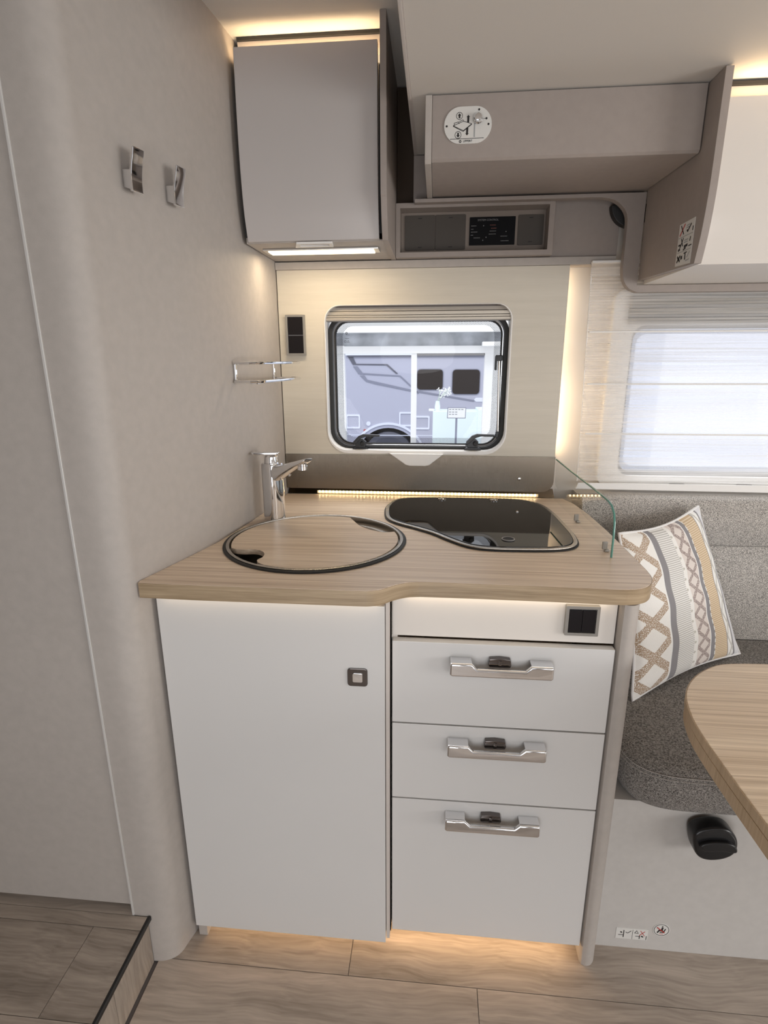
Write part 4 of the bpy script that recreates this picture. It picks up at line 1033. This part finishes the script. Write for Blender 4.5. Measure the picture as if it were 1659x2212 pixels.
vp([(-1.564, 1.331), (-1.476, 1.331), (-1.418, 1.21), (-.859, 1.203), (-.674, 1.039), (-.706, 1.037), (-.881, 1.180), (-1.479, 1.192)], 'van_dark', 'graphic_stripe')
vp([(-1.474, 1.168), (-1.397, 1.167), (-1.305, 1.051), (-.63, 1.008), (-.443, .838), (-.3, .70), (-.32, .69), (-.443, .811), (-.641, .988), (-1.377, 1.03)], 'van_grey', 'graphic_stripe')
vp([(-1.355, 1.008), (-1.272, 1.008), (-1.223, .934), (-.442, .763), (-.326, .748), (.679, .583), (.678, .556), (-.326, .716), (-.442, .731), (-1.091, .859), (-1.246, .902)], 'van_grey', 'graphic_stripe')
vp([(.678, .59), (.71, .624), (.90, .624), (.90, .554), (.713, .554)], 'van_white', 'graphic_arrow')
vp([(-1.57, 1.352), (1.6, 1.352), (1.6, 1.328), (-1.57, 1.328)], 'van_dark', 'awning_rail', .04)
vp([(-1.60, 1.41), (1.6, 1.41), (1.6, 1.353), (-1.60, 1.353)], 'van_white', 'awning_case', .05)
for (a, b, z0, z1) in [(-.331, .118, .764, 1.110), (.291, .762, .688, 1.105)]:
    wv_ = MB().prism(rrect(a, b, z0, z1, .06, 5), VY-.02, VY, 'Y', bev=.004).build('side_window', 'van_glass', vn)
    MB().prism(rrect(a-.012, b+.012, z0-.012, z1+.012, .07, 5), VY-.012, VY-.004, 'Y', holes=[rrect(a, b, z0, z1, .06, 5)]).build('window_trim', 'van_grey', wv_)
for (a, b, z0, z1) in [(-1.62, -1.363, .065, .320), (-.649, -.40, .11, .369), (-.42, -.10, .06, .30)]:
    MB().prism(rrect(a, b, z0, z1, .02, 3), VY-.02, VY, 'Y', holes=[rrect(a+.025, b-.025, z0+.03, z1-.03, .015, 3)]).build('service_hatch', 'van_white', vn)
vp(circ(-1.209, .156, .04, 16), 'van_white', 'filler_cap', .02)
vp([(-1.30, .050), (-1.22, .050), (-1.22, .022), (-1.30, .022)], 'red_ink', 'marker_lamp', .02)
vp([(-1.64, -.035), (-1.55, -.035), (-1.55, -.05), (-1.64, -.05)], 'van_white', 'seam_line')
MB().box(-3.0, 4.1, VY-.006, VY, -.060, -.048).build('body_seam', 'van_white', vn)
# glazed partition between the vehicles
gpn = thing('glazed_partition', 'white framed glazed partition outside the kitchen window', 'partition', (0, 4, GZ))
MB().box(-.700, -.648, 3.97, 4.03, GZ, 1.356).build('post', 'white', gpn)
MB().box(-.175, -.136, 3.97, 4.03, GZ, 1.303).build('post', 'white', gpn)
MB().box(.333, .50, 3.97, 4.03, GZ, 1.346).build('post', 'white', gpn)
MB().box(-.700, .50, 3.965, 4.035, 1.303, 1.352).build('top_rail', 'white', gpn)
MB().box(-.136, .333, 3.98, 4.02, 1.288, 1.302).build('door_track', 'grey_plastic', gpn)
MB().grid(lambda u, v: Vector((-.648+u*.473, 4.0, GZ+v*2.2)), 1, 1).build('glass_panel', 'acrylic', gpn, recalc=False)
MB().box(-.9, .6, 3.99, 4.03, 1.352, 1.440).build('crinkled_banner', 'banner', gpn)
MB().box(-1.2, .9, 3.90, 4.05, 1.440, 1.60).build('header_beam', 'white', gpn)
MB().box(.306, .43, 3.90, 3.965, 1.346, 1.376, .004).build('door_closer', 'white', gpn)
# reception counter with sign and vase
rc = thing('reception_counter', 'pale mint counter standing before the motorhome outside', 'counter', (.3, 8.2, GZ))
MB().box(-.035, .62, 8.0, 8.45, GZ, .553, .005).build('front_block', 'counter', rc)
MB().box(.602, .75, 7.98, 8.5, GZ, .582, .005).build('side_block', 'counter', rc)
ss = thing('sign_stand', 'information sign on a slim grey stand before the counter', 'sign', (.29, 7.6, GZ))
MB().prism([(.160, .498), (.412, .498), (.416, .645), (.166, .645)], 7.59, 7.61, 'Y', bev=.002).build('frame', 'van_grey', ss)
MB().prism([(.170, .507), (.403, .507), (.406, .636), (.175, .636)], 7.585, 7.590, 'Y').build('sheet', 'white', ss)
tx = MB()
for r_, cols in ((.618, 5), (.583, 3), (.552, 3)):
    for c_ in range(cols): tx.box(.186+c_*.041, .186+c_*.041+.028, 7.583, 7.585, r_-.005, r_+.006)
tx.build('printed_rows', 'grey_ink', ss)
MB().box(.275, .302, 7.59, 7.61, GZ+.01, .498).box(.15, .43, 7.45, 7.75, GZ, GZ+.012).build('pole', 'van_grey', ss)
vs = thing('flower_vase', 'vase of white blossom branches on the counter outside', 'vase', (.03, 8.15, .553))
MB().lathe((.03, 8.15, .553), [(0, 0), (.035, 0), (.040, .06), (.030, .12), (.026, .14), (.022, .14), (.028, .06), (0, .01)], n=20).build('vase_body', 'counter', vs)
br = MB(); fl_ = MB(); rnd = random.Random(3)
for k in range(9):
    a = rnd.uniform(0, 2*PI); tip = Vector((.03+.13*math.cos(a)+.02, 8.15+.08*math.sin(a), .82+rnd.uniform(-.03, .05)))
    p0 = Vector((.03, 8.15, .68)); mid = (p0+tip)/2+Vector((.01, 0, .03))
    br.tube([p0, mid, tip], .0025, n=5)
    for j in range(9):
        q_ = tip+Vector((rnd.uniform(-.045, .045), rnd.uniform(-.04, .04), rnd.uniform(-.05, .03)))
        b = bmesh.new(); bmesh.ops.create_icosphere(b, subdivisions=1, radius=.010)
        fl_._merge(b, Matrix.Translation(q_))
br.build('branches', 'leaf', vs); tag(fl_.build('blossoms', 'petal', vs), kind='stuff')
bw = MB().box(-.095, -.02, 8.05, 8.25, .553, .575, .003).build('brochure_stack', 'white')
tag(bw, 'white stack of brochures left of the vase on the counter', 'brochures')
nv = thing('white_vehicle', 'white vehicle side seen through the right window', 'vehicle', (3.2, 4.6, GZ))
MB().prism(rrect(1.75, 6.0, GZ+.3, 2.1, .2), 4.6, 6.6, 'Y', bev=.02).build('body', 'van_white', nv)
MB().lathe((4.6, 4.7, GZ+.34), [(.34, 0), (.34, -.16), (.25, -.20), (0, -.18)], (0, 1, 0), 28).build('wheel', 'van_dark', nv)
MB().lathe((2.4, 4.7, GZ+.34), [(.34, 0), (.34, -.16), (.25, -.20), (0, -.18)], (0, 1, 0), 28).build('wheel', 'van_dark', nv)
